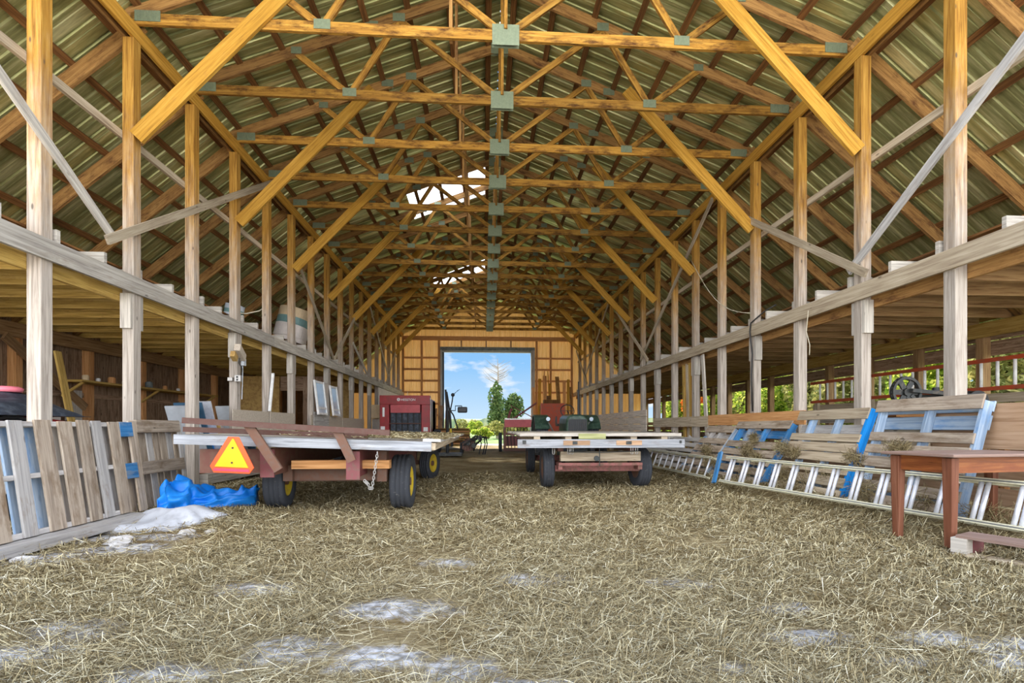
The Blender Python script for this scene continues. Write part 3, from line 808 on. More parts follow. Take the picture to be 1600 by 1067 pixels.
# ================================================================ outer walls
mb = MB(); y = YF
while y < YEND:
    wd = random.uniform(.14, .24); mb.box(WL - .03, WL, y, min(y + wd - .006, YEND), 0, 2.83); y += wd
solo('wall_left', mb, 'wallwood', kind='structure')
mb = MB(); y = YF
while y < YEND:
    wd = random.uniform(1.8, 2.6)
    for z0, z1 in ((0, .24), (.26, .5), (.53, .74), (.78, .97), (1.03, 1.17)):
        mb.box(WR, WR + .03, y, min(y + wd - .01, YEND), z0, z1)
    mb.box(WR, WR + .03, y, min(y + wd - .01, YEND), 2.12, 2.36); mb.box(WR, WR + .03, y, min(y + wd - .01, YEND), 2.38, 2.66)
    y += wd
solo('wall_right', mb, 'wallwood', kind='structure')
for side, nm in ((-1, 'left'), (1, 'right')):
    w = WL if side < 0 else WR; k = 0; y = YF + .5
    while y < YEND:
        mb = MB(); xa = w - side * .005; xb = xa - side * .14
        mb.box(min(xa, xb), max(xa, xb), y - .06, y + .06, 0, 2.50)
        solo('wall_post', mb, 'joistdark' if side > 0 else 'orange_wood', 'upright stud post of the %s outer wall, %s from the front' % (nm, ORD[k]), 'post', '%s wall posts' % nm)
        k += 1; y += 1.22 if side > 0 else 2.44 * .62
    mb = MB(); xa = w - side * .15; xb = xa - side * .04
    mb.box(min(xa, xb), max(xa, xb), YF, YEND - .1, 2.42, 2.66)
    solo('wall_beam', mb, 'joistdark' if side < 0 else 'joist', 'long beam along the top of the %s outer wall under the joists' % nm, 'beam')
# girts on the left wall
for z in (.95, 1.55):
    mb = MB(); mb.box(WL + .001, WL + .04, YF, YEND - .1, z - .045, z + .045)
    solo('trim_left', mb, 'wallwood', kind='structure')
mb = MB(); mb.box(WR - .19, WR - .15, YF, YEND - .1, 1.02, 1.12); solo('trim_right', mb, 'grey', kind='structure')

# end wall with the wide open doorway
DX0, DX1, DZ = -2.2, 2.46, 4.95
def end_sheet(x0, x1, zf0, zf1, nm):
    mb = MB(); x = x0
    while x < x1 - .01:
        x2 = min(x + .2, x1)
        for xa, xb, d0, d1 in ((x, x + .02, 0, .02), (x + .02, x + .04, .02, .02), (x + .04, x + .06, .02, 0), (x + .06, x2, 0, 0)):
            xb = min(xb, x1)
            if xb <= xa: continue
            mb.add([(xa, YEND + .06 + d0, zf0), (xb, YEND + .06 + d1, zf0), (xb, YEND + .06 + d1, zf1(xb)), (xa, YEND + .06 + d0, zf1(xa))],
                   [(0, 1, 2, 3)], [[(xa, zf0), (xb, zf0), (xb, zf1(xb)), (xa, zf1(xa))]])
        x = x2
    return mb
def ztop(x):
    if XL <= x <= XR: return ZRIDGE + SH - UP * abs(x - XC) - .02
    d = (XL - x) if x < XL else (x - XR)
    return zkink - .05 - d * LP
A = end_sheet(WL, DX0, 0, ztop, 'a'); B = end_sheet(DX1, WR, 0, ztop, 'b'); C = end_sheet(DX0, DX1, DZ, ztop, 'c')
for q in (B, C): A.add(q.v, q.f, q.uv)
solo('wall_back', A, 'endmetal', kind='structure')
k = 0
for z in (.35, .95, 1.55, 2.15, 2.75, 3.35, 3.95, 4.55, 5.15):
    for xa, xb in ((XL + .1, DX0 - .1), (DX1 + .1, XR - .1)):
        if z > 5: continue
        mb = MB(); mb.box(xa, xb, YEND - .03, YEND + .05, z - .05, z + .05)
        solo('trim_%d' % (k + 1), mb, 'orange_wood', kind='structure'); k += 1
for x in (XL + .05, -3.25, DX0 - .16, DX1 + .30, 3.5, 4.63):
    mb = MB(); mb.box(x - .05, x + .05, YEND - .12, YEND + .02, 0, 5.6)
    solo('trim_%d' % (k + 1), mb, 'orange_wood', kind='structure'); k += 1
for x in (-1.2, .1, 1.4):
    mb = MB(); mb.box(x - .03, x + .03, YEND - .09, YEND + .02, DZ + .1, 5.6)
    solo('trim_%d' % (k + 1), mb, 'wallwood', kind='structure'); k += 1
mb = MB(); mb.box(XL, XR, YEND - .13, YEND - .03, 5.45, 5.66); solo('trim_%d' % (k + 1), mb, 'orange_wood', kind='structure'); k += 1
mb = MB(); mb.box(DX0 - .1, DX1 + .2, YEND - .13, YEND - .01, DZ - .02, DZ + .16); solo('trim_%d' % (k + 1), mb, 'greyfelt', kind='structure'); k += 1
mb = MB(); mb.box(DX0 - .09, DX0, YEND - .14, YEND + .16, 0, DZ); mb.box(DX1, DX1 + .2, YEND - .14, YEND + .16, 0, DZ)
mb.box(DX0, DX1, YEND - .02, YEND + .16, DZ - .10, DZ - .02)
solo('door_1', mb, 'white_wood', kind='structure')
# sliding door edge seen dark at the left jamb
mb = MB(); mb.box(DX0 + .01, DX0 + .10, YEND + .02, YEND + .10, .05, DZ - .1); solo('door_2', mb, 'black', kind='structure')

# ================================================================ infill between the posts
def panel(nm, x, y0, y1, z0, z1, mat, label, cat, t=.012, grp=None):
    mb = MB(); mb.box(x - t / 2, x + t / 2, y0, y1, z0, z1); return solo(nm, mb, mat, label, cat, grp)
xi = XL + .065 + .011
panel('osb_panel', xi, 8.35, 9.70, .62, 1.22, 'osb', 'flake board half wall panel nailed between left posts behind the red rack', 'panel')
panel('osb_panel', xi, 9.78, 11.0, .62, 1.22, 'osb', 'flake board half wall panel just left of the dark doorway gap in the left row', 'panel')
panel('osb_panel', xi, 12.0, 14.6, .62, 1.22, 'osb', 'flake board half wall panel below the white window sashes', 'panel')
panel('osb_panel', xi, 14.65, 17.2, .62, 1.2, 'osb', 'farther flake board half wall panel beyond the window sashes', 'panel')
panel('wall_sheet', xi + .01, 19.5, 25.0, 1.25, 2.5, 'offwhite', 'tall whitish sheet closing the left post row near the far end', 'panel')
panel('wall_sheet', xi + .01, 18.4, 24.9, .3, 1.24, 'offwhite', 'low whitish sheet left of the red baler under the tall sheet', 'panel')
mb = MB(); mb.box(xi + .02, xi + .34, 18.2, 18.5, 1.25, 1.75); solo('cardboard_box', mb, 'cardboard', 'small beige box on the ledge left of the red baler', 'box')
panel('crate_panel', xi + .025, 12.15, 13.3, .95, 1.3, 'white_wood', 'small whitewashed board patch under the nearer window sash', 'board')
# low plank wall on the right, far part
mb = MB(); z = .15
for hgt in (.22, .2, .24, .21, .22, .2):
    y = 13.9
    while y < 23.5:
        L = random.uniform(1.6, 2.8); mb.box(XR - .1, XR - .075, y, min(y + L - .02, 23.8), z, z + hgt - .012); y += L
    z += hgt
solo('plank_wall', mb, 'cream_wood', 'low wall of pale planks along the right posts behind the flat wagon', 'plank wall')
# long planks along right posts above the pallets
for nm, y0, y1, z0, z1, mt, lab in (('plank', 10.0, 13.3, .93, 1.16, 'greytan', 'wide tan plank nailed low along the right posts, beyond the pallets'),
                                  ('plank', 6.9, 9.98, .96, 1.17, 'orange_wood', 'pinkish plank along the right posts above the middle pallets'),
                                  ('plank', 4.9, 6.88, .70, .95, 'greytan', 'plank behind the two nearest leaning pallets')):
    mb = MB(); mb.box(XR - .1, XR - .072, y0, y1, z0, z1); solo(nm, mb, mt, lab, 'plank')
panel('plywood_sheet', XR - .079, 3.62, 4.86, .72, 1.14, 'plybrown', 'brown plywood sheet at the right edge beside the nearest pallet', 'plywood', t=.025)
mb = MB(); mb.box(XR - .12, XR - .08, 3.62, 4.84, .58, .69); solo('blue_board', mb, 'dusty_blue', 'speckled blue board under the brown plywood sheet', 'board')
mb = MB()
for z0 in (.02, .2, .38): mb.box(XR - .1, XR - .078, 3.6, 9.9, z0, z0 + .16)
solo('kick_boards', mb, 'plybrown', 'low brown boards behind the long ladder at the foot of the right posts', 'boards')
# pale rough planks behind the far pallets
for j, (z0, z1, y0, y1) in enumerate(((.64, .80, 11.4, 13.9), (.46, .62, 11.6, 13.8), (.26, .43, 11.4, 13.9))):
    mb = MB(); mb.box(XR - .40 - .03 * j, XR - .37 - .03 * j, y0, y1, z0, z1); mb.box(XR - .37 - .03 * j, XR - .08, y0 + .5, y0 + .55, z0, z0 + .05); mb.box(XR - .37 - .03 * j, XR - .08, y1 - .5, y1 - .45, z0, z0 + .05)
    solo('rough_plank', mb, 'white_wood', 'pale rough plank at the right, %s down of three beyond the pallets' % ORD[j], 'plank')
# boards stood on end between right posts
for j in range(7):
    y = 10.98 + j * .115; mb = MB(); mb.beam((XR + .12 + .02 * (j % 2), y, 0.0), (XR + .08, y + random.uniform(-.05, .05), 2.45), .10, .03, up=(1, 0, 0))
    solo('stored_board', mb, ('joist', 'greytan', 'gold')[j % 3], 'upright stored board between two right posts, %s from the left' % ORD[6 - j], 'board', 'boards stood on end in the right row')
mb = MB(); mb.beam((XR - .09, 9.95, 0), (XR - .05, 10.35, 2.5), .12, .03, up=(1, 0, 0)); solo('stored_board', mb, 'grey', 'grey board leaning slightly beside the upright stored boards', 'board')

# window sashes leaning against the left posts
def sash(y0, y1, z0, z1, lab):
    r = thing('window_sash', lab, 'window', ((XL + .13), (y0 + y1) / 2, z0), 'window sashes stored in the left row')
    x0, x1 = XL + .20, XL + .10
    def P(y, z): return (x0 + (x1 - x0) * (z - z0) / (z1 - z0), y, z)
    mb = MB()
    for a, b in (((y0, z0 + .03), (y1, z0 + .03)), ((y0, z1 - .03), (y1, z1 - .03)), ((y0 + .03, z0), (y0 + .03, z1)), ((y1 - .03, z0), (y1 - .03, z1)), ((y0, z0 + (z1 - z0) * .2), (y1, z0 + (z1 - z0) * .2))):
        mb.beam(P(*a), P(*b), .04, .05, up=(1, 0, 0)) if a[1] != b[1] else mb.beam(P(*a), P(*b), .04, .05)
    part('frame', mb, 'white', r)
    mb = MB(); mb.add([P(y0 + .04, z0 + .04), P(y1 - .04, z0 + .04), P(y1 - .04, z1 - .04), P(y0 + .04, z1 - .04)], [(0, 1, 2, 3)], [[(0, 0), (1, 0), (1, 1), (0, 1)]])
    part('pane', mb, 'glassblue', r)
sash(12.15, 12.85, 1.23, 2.08, 'white framed window sash propped on the left half wall, the nearer one')
sash(13.35, 13.95, 1.23, 2.05, 'narrow white window sash propped behind the nearer sash')
mb = MB(); mb.beam((XL + .14, 9.60, 1.23), (XL + .1, 9.85, 1.98), .03, .05, up=(1, 0, 0)); solo('white_strip', mb, 'white', 'thin white strip leaning on the half wall in the left row', 'strip')

# left aisle: plywood partition, door board, shelf
mb = MB(); mb.box(-7.0, -5.75, 14.02, 14.04, .1, 2.35); solo('plywood_sheet', mb, 'ply', 'yellow plywood partition seen between left posts', 'plywood')
mb = MB(); mb.box(-5.72, -5.1, 14.02, 14.04, 1.95, 2.35); mb.box(-5.1, -4.45, 14.02, 14.04, .1, 2.35); solo('plywood_sheet', mb, 'wallwood', 'brown partition boards around the dark doorway gap in the left aisle', 'partition')
mb = MB(); mb.box(-5.7, -4.5, 16.6, 16.62, .0, 2.45); solo('plywood_sheet', mb, 'ply', 'yellow plywood sheet far back in the left aisle behind the sashes', 'plywood')
mb = MB(); mb.box(WL + .15, WL + .55, 9.4, 14.0, 1.76, 1.80)
for y in (9.5, 11.6, 13.9): mb.beam((WL + .12, y, 1.5), (WL + .5, y, 1.76), .04, .04)
solo('shelf', mb, 'joist', 'long wooden shelf on the left outer wall', 'shelf')
for j, (y, s, mt) in enumerate(((9.7, .10, 'cardboard'), (10.0, .07, 'white'), (10.35, .12, 'orange_wood'), (10.7, .08, 'cardboard'), (11.1, .07, 'white'), (11.45, .13, 'greyfelt'), (12.0, .09, 'orange_wood'), (12.5, .07, 'white'))):
    mb = MB(); mb.lathe([(0, s * .5), (.01, s * .55), (s, s * .55), (s * 1.05, s * .4), (s * 1.15, s * .4)], (WL + .38, y, 1.80), 'z', 12)
    solo('can', mb, mt, 'small %s can on the wall shelf, %s from the near end' % ({'cardboard': 'beige', 'white': 'white', 'orange_wood': 'orange', 'greyfelt': 'grey'}[mt], ORD[j]), 'can', 'cans on the wall shelf')
mb = MB(); mb.box(WL + .17, WL + .20, 6.3, 7.0, .7, 2.1); solo('door_board', mb, 'greyfelt', 'dark grey board standing against the left wall behind the first post', 'board')
mb = MB(); mb.box(WL + .17, WL + .20, 7.25, 7.75, .7, 2.1); solo('door_board', mb, 'greyfelt', 'second dark grey board standing right of the first one on the left wall', 'board')
mb = MB(); mb.box(WL + .17, WL + .22, 8.35, 9.35, .45, 1.12); solo('white_board', mb, 'offwhite', 'off-white square panel against the left wall', 'panel')
mb = MB(); mb.beam((WL + .22, 8.3, 2.4), (WL + .22, 9.9, 1.3), .05, .14); solo('wall_brace', mb, 'joistdark', 'slanting brown brace board on the left outer wall', 'brace')
mb = MB(); mb.beam((-5.9, 7.55, .02), (-6.35, 7.62, 2.05), .11, .03, up=(1, 0, 0)); solo('leaning_stick', mb, 'joist', 'yellowish board leaning upright left of the second left post', 'board')
mb = MB(); mb.box(WL + .17, WL + .2, 9.5, 9.85, 1.05, 1.62); solo('wall_patch', mb, 'grey', 'narrow pale board on the left wall beside the off-white panel', 'board')

# sill timber on the ground under the left row
mb = MB(); mb.box(XL - .03, XL + .12, 7.55, 12.3, .06, .21); solo('sill_timber', mb, 'grey', 'grey sill timber on the ground under the left posts', 'timber')
mb = MB(); mb.box(XL - .55, XL - .05, 7.5, 9.9, .15, .19); mb.box(XL - .5, XL - .4, 7.5, 9.9, -.02, .15); solo('low_shelf', mb, 'brown', 'low plank platform carrying the leaning panels in the left row', 'platform')
# leaning panels
LP_ = [(7.62, 'palegrey', 1.12, .45, 'pale grey'), (7.80, 'slate', 1.18, .42, 'slate blue'), (7.98, 'tarpblue', .78, .36, 'bright blue'), (8.12, 'alu', 1.22, .34, 'silver grey'), (8.30, 'ply', .86, .4, 'yellow plywood'), (8.50, 'navy', .74, .4, 'navy'), (8.70, 'offwhite', .84, .1, 'whitish narrow'), (8.95, 'palegrey', 1.18, .4, 'light grey wide'), (9.3, 'slate', .95, .4, 'small slate')]
for j, (y, mt, h, wd, lab) in enumerate(LP_):
    mb = MB(); a = Vector((XL - .28, y + .38, .20)); b = a + Vector((-.02, -.42, h * .93))
    mb.beam(a, b, wd, .025, up=(0, 1, .3))
    solo('leaning_board', mb, mt, '%s panel leaning in the row of panels between the left posts' % lab, 'panel', 'panels leaning between the left posts')

# ================================================================ pallets
def pallet(nm, label, O, U, V, boards, backs, strs, H, Wd, bm='pallet', sm='palletgrey', backm='palletgrey', extra=None):
    """O lower near corner of the front face; U along the wall, V up the slope; front boards run along U, stringers along V"""
    O = Vector(O); U = Vector(U).normalized(); V = Vector(V).normalized(); Nn = V.cross(U).normalized()
    if extra == 'flip': Nn = -Nn
    r = thing(nm, label, 'pallet', tuple(O), 'wooden pallets leaning on the posts')
    def bx(n, u0, u1, v0, v1, d0, d1, mat, grain):
        mb = MB(); jit = random.uniform(-.006, .006)
        c = O + U * ((u0 + u1) / 2) + V * ((v0 + v1) / 2 + jit) - Nn * ((d0 + d1) / 2)
        if grain == 'u': mb.oriented(c, (U, V, Nn), (u1 - u0, v1 - v0, d1 - d0))
        else: mb.oriented(c, (V, U, Nn), (v1 - v0, u1 - u0, d1 - d0))
        return part(n, mb, mat, r, bevel=.003)
    for v, w_, *m_ in boards: bx('slat', random.uniform(0, .015), Wd - random.uniform(0, .015), v, v + w_, 0, .02, m_[0] if m_ else bm, 'u')
    for u, w_, *m_ in strs: bx('stringer', u, u + w_, 0, H, .021, .11, m_[0] if m_ else sm, 'v')
    for v, w_ in backs: bx('back_slat', 0, Wd, v, v + w_, .111, .13, backm, 'u')
    return r
# nearest right pallet A .. E, U points away (+y), V leans toward the wall
def rp(label, y0, wd, H, xb, boards, backs, strs, **k):
    dx = XR - .235 - xb
    dz = math.sqrt(H * H - dx * dx)
    return pallet('wooden_pallet', label, (xb, y0, .075), (0, 1, 0), (dx, 0, dz), boards, backs, strs, H, wd, **k)
rp('wooden pallet with pale blue end stringer, nearest one leaning on the right posts', 4.20, 1.22, 1.14, 4.27,
   [(0, .12), (.16, .1), (.42, .12), (.58, .10), (.72, .10), (1.06, .14)], [(.05, .12), (.5, .12), (.88, .14), (1.06, .1)], [(0, .04, 'dusty_blue'), (.55, .04, 'dusty_blue'), (1.15, .04, 'dusty_blue')], backm='dusty_blue')
rp('wooden pallet with bright blue end stringer, second from the front on the right', 5.50, 1.30, 1.16, 4.15,
   [(0, .1), (.14, .12), (.30, .1), (.44, .12), (.58, .12), (.72, .1), (1.02, .14, 'greytan')], [(.1, .12), (.5, .12), (.86, .12)], [(0, .045, 'bright_blue'), (.5, .04, 'dusty_blue'), (1.0, .04, 'dusty_blue')], bm='greytan')
rp('wooden pallet with worn blue stringer marked in white, third from the front on the right', 6.98, 1.55, 1.06, 4.03,
   [(0, .1), (.14, .12), (.30, .12), (.44, .12), (.60, .12), (.96, .14)], [(.1, .12), (.5, .12), (.84, .14), (.3, .1)], [(0, .05, 'blue_wood'), (.62, .04, 'blue_wood'), (1.1, .04, 'dusty_blue'), (1.4, .04, 'blue_wood')], backm='blue_wood')
rp('short wooden pallet with grey blue stringer, fourth from the front on the right', 8.62, 1.10, 1.02, 3.98,
   [(0, .1), (.15, .12), (.30, .14), (.48, .14), (.66, .12), (.92, .15)], [(.1, .12), (.5, .12), (.8, .14)], [(0, .045, 'dusty_blue'), (.5, .04), (.85, .04)])
rp('pallet of pale slats with slate blue stringer, fifth and farthest on the right', 9.80, 1.5, .90, 3.98,
   [(.02, .1), (.16, .09), (.30, .1), (.44, .09), (.58, .1), (.72, .1)], [(.1, .1), (.5, .1)], [(0, .09, 'dusty_blue'), (.8, .04), (1.4, .04)], bm='white_wood')
# white mark on stringer B and C: a small painted hook shape
for (yy, vv, lab, zz_) in ((5.50, 1.08, 'c', 0), (6.98, 1.0, 'c', 0)):
    pass
# left pallets: slats run up, stringers run along
def pallet_up(label, O, U, V, Wd, H, slats, backs, strs, sm='palletgrey', blocks=None):
    O = Vector(O); U = Vector(U).normalized(); V = Vector(V).normalized(); Nn = U.cross(V).normalized()
    r = thing('wooden_pallet', label, 'pallet', tuple(O), 'wooden pallets leaning on the posts')
    def bx(n, u0, u1, v0, v1, d0, d1, mat, grain, skew=0):
        mb = MB(); c = O + U * ((u0 + u1) / 2) + V * ((v0 + v1) / 2) - Nn * ((d0 + d1) / 2)
        Us, Vs = (U + V * 0).normalized(), (V + U * skew).normalized(); Us = Vs.cross(Nn) * -1
        if Us.dot(U) < 0: Us = -Us
        if grain == 'v': mb.oriented(c, (Vs, Us, Nn), (v1 - v0, u1 - u0, d1 - d0))
        else: mb.oriented(c, (U, V, Nn), (u1 - u0, v1 - v0, d1 - d0))
        part(n, mb, mat, r, bevel=.003)
    for u, w_, m_ in slats: bx('slat', u, u + w_, 0, H + random.uniform(-.01, .01), 0, .02, m_, 'v', random.uniform(-.012, .012))
    for v, w_ in strs: bx('stringer', -.02, Wd, v, v + w_, .021, .10, sm, 'u')
    for u, w_, m_ in backs: bx('back_slat', u + .12, u + .12 + w_, 0, H, .101, .12, m_, 'v')
    if blocks:
        for (u0, u1, v0, v1, d0, d1, m_) in blocks: bx('end_block', u0, u1, v0, v1, d0, d1, m_, 'u')
    return r
hv = Vector((-.15, 0.0, .99))
G, P_ = 'palletgrey', 'pallet'
pallet_up('large dirty grey pallet leaning at the left edge on the first left post', (-3.40, 3.10, .09), (-.03, 1, 0), hv, 1.90, .90,
          [(0, .13, G), (.20, .16, G), (.46, .18, P_), (.74, .12, G), (.97, .15, P_), (1.19, .14, P_), (1.39, .13, P_), (1.56, .11, G), (1.76, .14, P_)],
          [(.08, .12, G), (.33, .13, G), (.66, .12, 'dusty_blue'), (.86, .12, 'dusty_blue'), (1.10, .12, G), (1.31, .1, G), (1.49, .12, G), (1.66, .1, G)], [(.0, .04), (.44, .04), (.85, .04)])
mb = MB(); mb.box(-3.5, -3.28, 2.9, 5.0, .01, .08); solo('base_plank', mb, 'palletgrey', 'grey plank lying under the foot of the big left pallet', 'plank')
pallet_up('pallet with blue painted end blocks leaning between the first two left posts', (-3.62, 5.22, .03), (-.04, 1, 0), Vector((-.13, 0, .99)), 1.18, .97,
          [(.14, .11, P_), (1.0, .08, G)], [(.02, .12, P_), (.3, .12, P_), (.44, .1, G), (.56, .1, P_), (.68, .12, P_), (.82, .1, G), (.94, .1, P_)], [],
          blocks=[(.25, 1.05, .84, .98, -.005, .06, P_), (.25, 1.05, .38, .52, -.005, .06, P_), (-.02, .17, .80, .95, -.012, .08, 'blue_wood'), (-.02, .17, .36, .52, -.012, .08, 'blue_wood')])

# ================================================================ garden tractor behind the left pallet
r = thing('garden_tractor', 'red garden tractor with black tire behind the big left pallet', 'tractor', (-5.2, 5.4, 0))
def tire_mb(c, r_out, r_in, w, axis='x', n=40):
    h = w / 2
    prof = [(-h * .80, r_in), (-h, r_in + (r_out - r_in) * .35), (-h * .98, r_out * .93), (-h * .82, r_out * .985), (-h * .55, r_out), (-h * .5, r_out * .972), (-h * .36, r_out * .972), (-h * .32, r_out),
            (-h * .1, r_out), (-h * .06, r_out * .972), (h * .06, r_out * .972), (h * .1, r_out), (h * .32, r_out), (h * .36, r_out * .972), (h * .5, r_out * .972), (h * .55, r_out), (h * .82, r_out * .985), (h * .98, r_out * .93), (h, r_in + (r_out - r_in) * .35), (h * .8, r_in)]
    mb = MB(); mb.lathe(prof + [(0, r_in * .98)], c, axis, n, closed_prof=True); return mb
def rim_mb(c, r_in, w, axis='x', dish=.5):
    mb = MB(); h = w / 2
    mb.lathe([(-h * .8, r_in), (-h * .85, r_in * .93), (-h * dish, r_in * .80), (-h * dish * .8, r_in * .3), (-h * .5, r_in * .26), (-h * .5, .005)][::-1] and
             [(-h * .5, .004), (-h * .5, r_in * .26), (-h * dish * .8, r_in * .3), (-h * dish, r_in * .80), (-h * .85, r_in * .93), (-h * .8, r_in), (h * .8, r_in), (h * .85, r_in * .93), (h * dish, r_in * .80), (h * dish * .8, r_in * .3), (h * .5, r_in * .26), (h * .5, .004)], c, axis, 28)
    return mb
for (x, y, rr, wd) in ((-4.95, 5.2, .48, .30), (-5.95, 5.2, .48, .30), (-5.0, 6.4, .3, .16), (-5.9, 6.4, .3, .16)):
    w = part('wheel', tire_mb((x, y, rr), rr, rr * .5, wd), 'tire', r, smooth=True); part('rim', rim_mb((x, y, rr), rr * .5, wd), 'white', w, smooth=True)
mb = MB(); mb.rings([[(-5.45 + a * sx, yy, .55 + b * sz) for a, b in ((-1, 0), (-1, .7), (-.7, 1), (.7, 1), (1, .7), (1, 0))] for yy, sx, sz in ((5.4, .27, .5), (6.0, .28, .5), (6.7, .25, .42), (6.8, .2, .3))])
part('hood', mb, 'red', r, smooth=False, bevel=.02)
for x in (-4.95, -5.95):
    mb = MB(); rs = []
    for t in np.linspace(math.radians(15), math.radians(165), 12):
        c_, s_ = math.cos(t), math.sin(t)
        rs.append([(x - .19, 5.2 + c_ * .53, .48 + s_ * .53), (x + .19, 5.2 + c_ * .53, .48 + s_ * .53), (x + .19, 5.2 + c_ * .56, .48 + s_ * .56), (x - .19, 5.2 + c_ * .56, .48 + s_ * .56)])
    mb.rings(rs); part('fender', mb, 'black', r)
mb = MB(); mb.box(-5.7, -5.2, 4.9, 5.3, .62, .74); mb.box(-5.7, -5.2, 4.86, 4.95, .74, 1.0); part('seat', mb, 'red', r, bevel=.03)
mb = MB(); mb.box(-5.65, -5.25, 4.9, 6.7, .3, .5); mb.box(-5.85, -5.0, 5.15, 5.25, .42, .52); mb.box(-5.85, -5.05, 6.36, 6.44, .26, .32); part('chassis', mb, 'black', r)
# heap of black rubber sheet on it
mb = MB(); rs = []
for i in range(13):
    t = i / 12; y = 4.9 + 1.15 * t; hgt = .42 * math.sin(math.pi * t) ** .6; rs.append([(-4.66 - .95 * u, y, 1.045 + hgt * .58 * math.sin(math.pi * u) ** .7 * (1 + .15 * math.sin(9 * u + 5 * t))) for u in np.linspace(0.0, 1, 14)] + [(-4.66 - .95 * u, y, 1.04) for u in np.linspace(1, 0.0, 14)])
mb.rings(rs); solo('rubber_sheet', mb, 'belt', 'crumpled black rubber sheet heaped on the garden tractor', 'sheet', smooth=True)
mb = MB(); mb.lathe([(0, .01), (.0, .13), (.04, .14), (.06, .10), (.065, .01)], (-5.15, 5.55, 1.30), 'z', 16); solo('pink_cloth', mb, 'pink', 'small pink cloth on the black rubber heap', 'cloth', smooth=True)

# ================================================================ tarps on the floor
def tarp(nm, mat, label, cat, cx, cy, rx, ry, hgt, seed, outline, fold=7):
    """a crumpled sheet: closed heap with folds, thickness at its rim"""
    n, m_ = 150, 60; rs = []
    for j in range(m_ + 1):
        s = j / m_; ring = []
        for k in range(n):
            t = 2 * math.pi * k / n
            ro = outline(t); x = cx + math.cos(t) * rx * ro * s; y = cy + math.sin(t) * ry * ro * s
            ring.append((x, y))
        rs.append(ring)
    X = np.array(rs); xx, yy = X[..., 0], X[..., 1]
    s = np.linspace(0, 1, m_ + 1)[:, None]
    f1 = fbm(xx * 3, yy * 3, seed, 3); g_ = np.random.default_rng(seed); rid = np.zeros_like(xx)
    for q in range(9):
        a_ = g_.uniform(0, 3.14); fr = g_.uniform(7, 24); ph = g_.uniform(0, 6)
        w_ = (xx * math.cos(a_) + yy * math.sin(a_)) * fr + ph + 1.4 * f1 + .8 * np.sin(3.1 * (yy * math.cos(a_) - xx * math.sin(a_)) + ph)
        rid += (1 - np.abs(np.sin(w_ / 2)) * 2) * (7 / fr) * .5
    rid = rid / 4
    z = fz(xx, yy) + .02 + hgt * (1 - s ** 3.0) * (.65 + .45 * f1) + .15 * rid * (1 - s ** 8)
    mb = MB(); R = [[(xx[j, k], yy[j, k], max(z[j, k], float(fz(xx[j, k], yy[j, k])) + .012)) for k in range(n)] for j in range(m_, -1, -1)]
    base = [(xx[m_, k], yy[m_, k], float(fz(xx[m_, k], yy[m_, k])) - .01) for k in range(n)]
    mb.rings([base] + R)
    return solo(nm, mb, mat, label, cat, smooth=True)
tarp('white_sheet', 'tarpwhite', 'crumpled white woven sheet on the floor in front of the blue tarp', 'sheet', -3.08, 4.95, .42, .42, .23, 33, lambda t: 1 + .14 * math.sin(3 * t + 1) + .1 * math.sin(5 * t) + .06 * math.sin(11 * t))
# blue tarp: high at the left, trailing to the right
n = 30; rs = []
pts = [(-3.56, 5.64, .22, .10), (-3.52, 5.70, .33, .20), (-3.46, 5.78, .31, .26), (-3.34, 5.86, .25, .27), (-3.25, 5.93, .17, .24), (-3.05, 5.96, .15, .20), (-2.88, 5.98, .17, .15), (-2.72, 6.02, .22, .05)]
mb = MB()
P2 = []
for i in range(len(pts) * 10 - 9):
    a, b = pts[i // 10], pts[min(i // 10 + 1, len(pts) - 1)]; t = (i % 10) / 10
    P2.append([a[q] + (b[q] - a[q]) * t for q in range(4)])
for i_, (x, y, h, wd) in enumerate(P2):
    i = i_ * .4
    ring = []
    for k in range(60):
        t = math.pi * k / 59
        fold = 1 + .12 * math.sin(6 * t + i * .5) + .08 * math.sin(11 * t - i * .8)
        ring.append((x + .02 * math.sin(3 * t + i), y - math.cos(t) * wd * 1.15 * fold, .0 + h * max(0, math.sin(t)) ** .8 * fold * (1 + .06 * math.sin(i * 1.1)) + .022 * (1 - 2 * abs(math.sin(i * .9 + 2.4 * t))) * math.sin(t) + .015 * (1 - 2 * abs(math.sin(i * .55 - 5 * t))) * math.sin(t)))
    ring += [(x, y + wd * (1 - 2 * k / 11), -.02) for k in range(12)]
    rs.append(ring)
mb.rings(rs); solo('blue_tarp', mb, 'tarpblue', 'bright blue tarpaulin heaped beside the left pallets', 'tarp', smooth=True)

# limestone chunks at the left
for j, (x, y, s) in enumerate(((-2.95, 4.12, .10), (-2.62, 4.45, .07), (-3.18, 3.55, .07), (-2.45, 4.5, .05), (-2.85, 3.98, .06), (-3.0, 3.2, .035))):
    bm = bmesh.new(); bmesh.ops.create_icosphere(bm, subdivisions=2, radius=s)
    for v in bm.verts: v.co *= 1 + random.uniform(-.25, .25); v.co.z *= .45
    me = bpy.data.meshes.new('stone'); bm.to_mesh(me); bm.free(); me.materials.append(M['stone'])
    o = bpy.data.objects.new('stone', me); o.location = (x, y, float(fz(x, y)) + s * .15); COL.objects.link(o)
    tag(o, 'pale stone near the big left pallet, %s' % ('largest', 'flat one by the white sheet', 'in front of the pallet middle', 'small one by the white sheet corner', 'just in front of the largest', 'tiny one by the pallet base')[j], 'stone', 'pale stones by the left pallets')

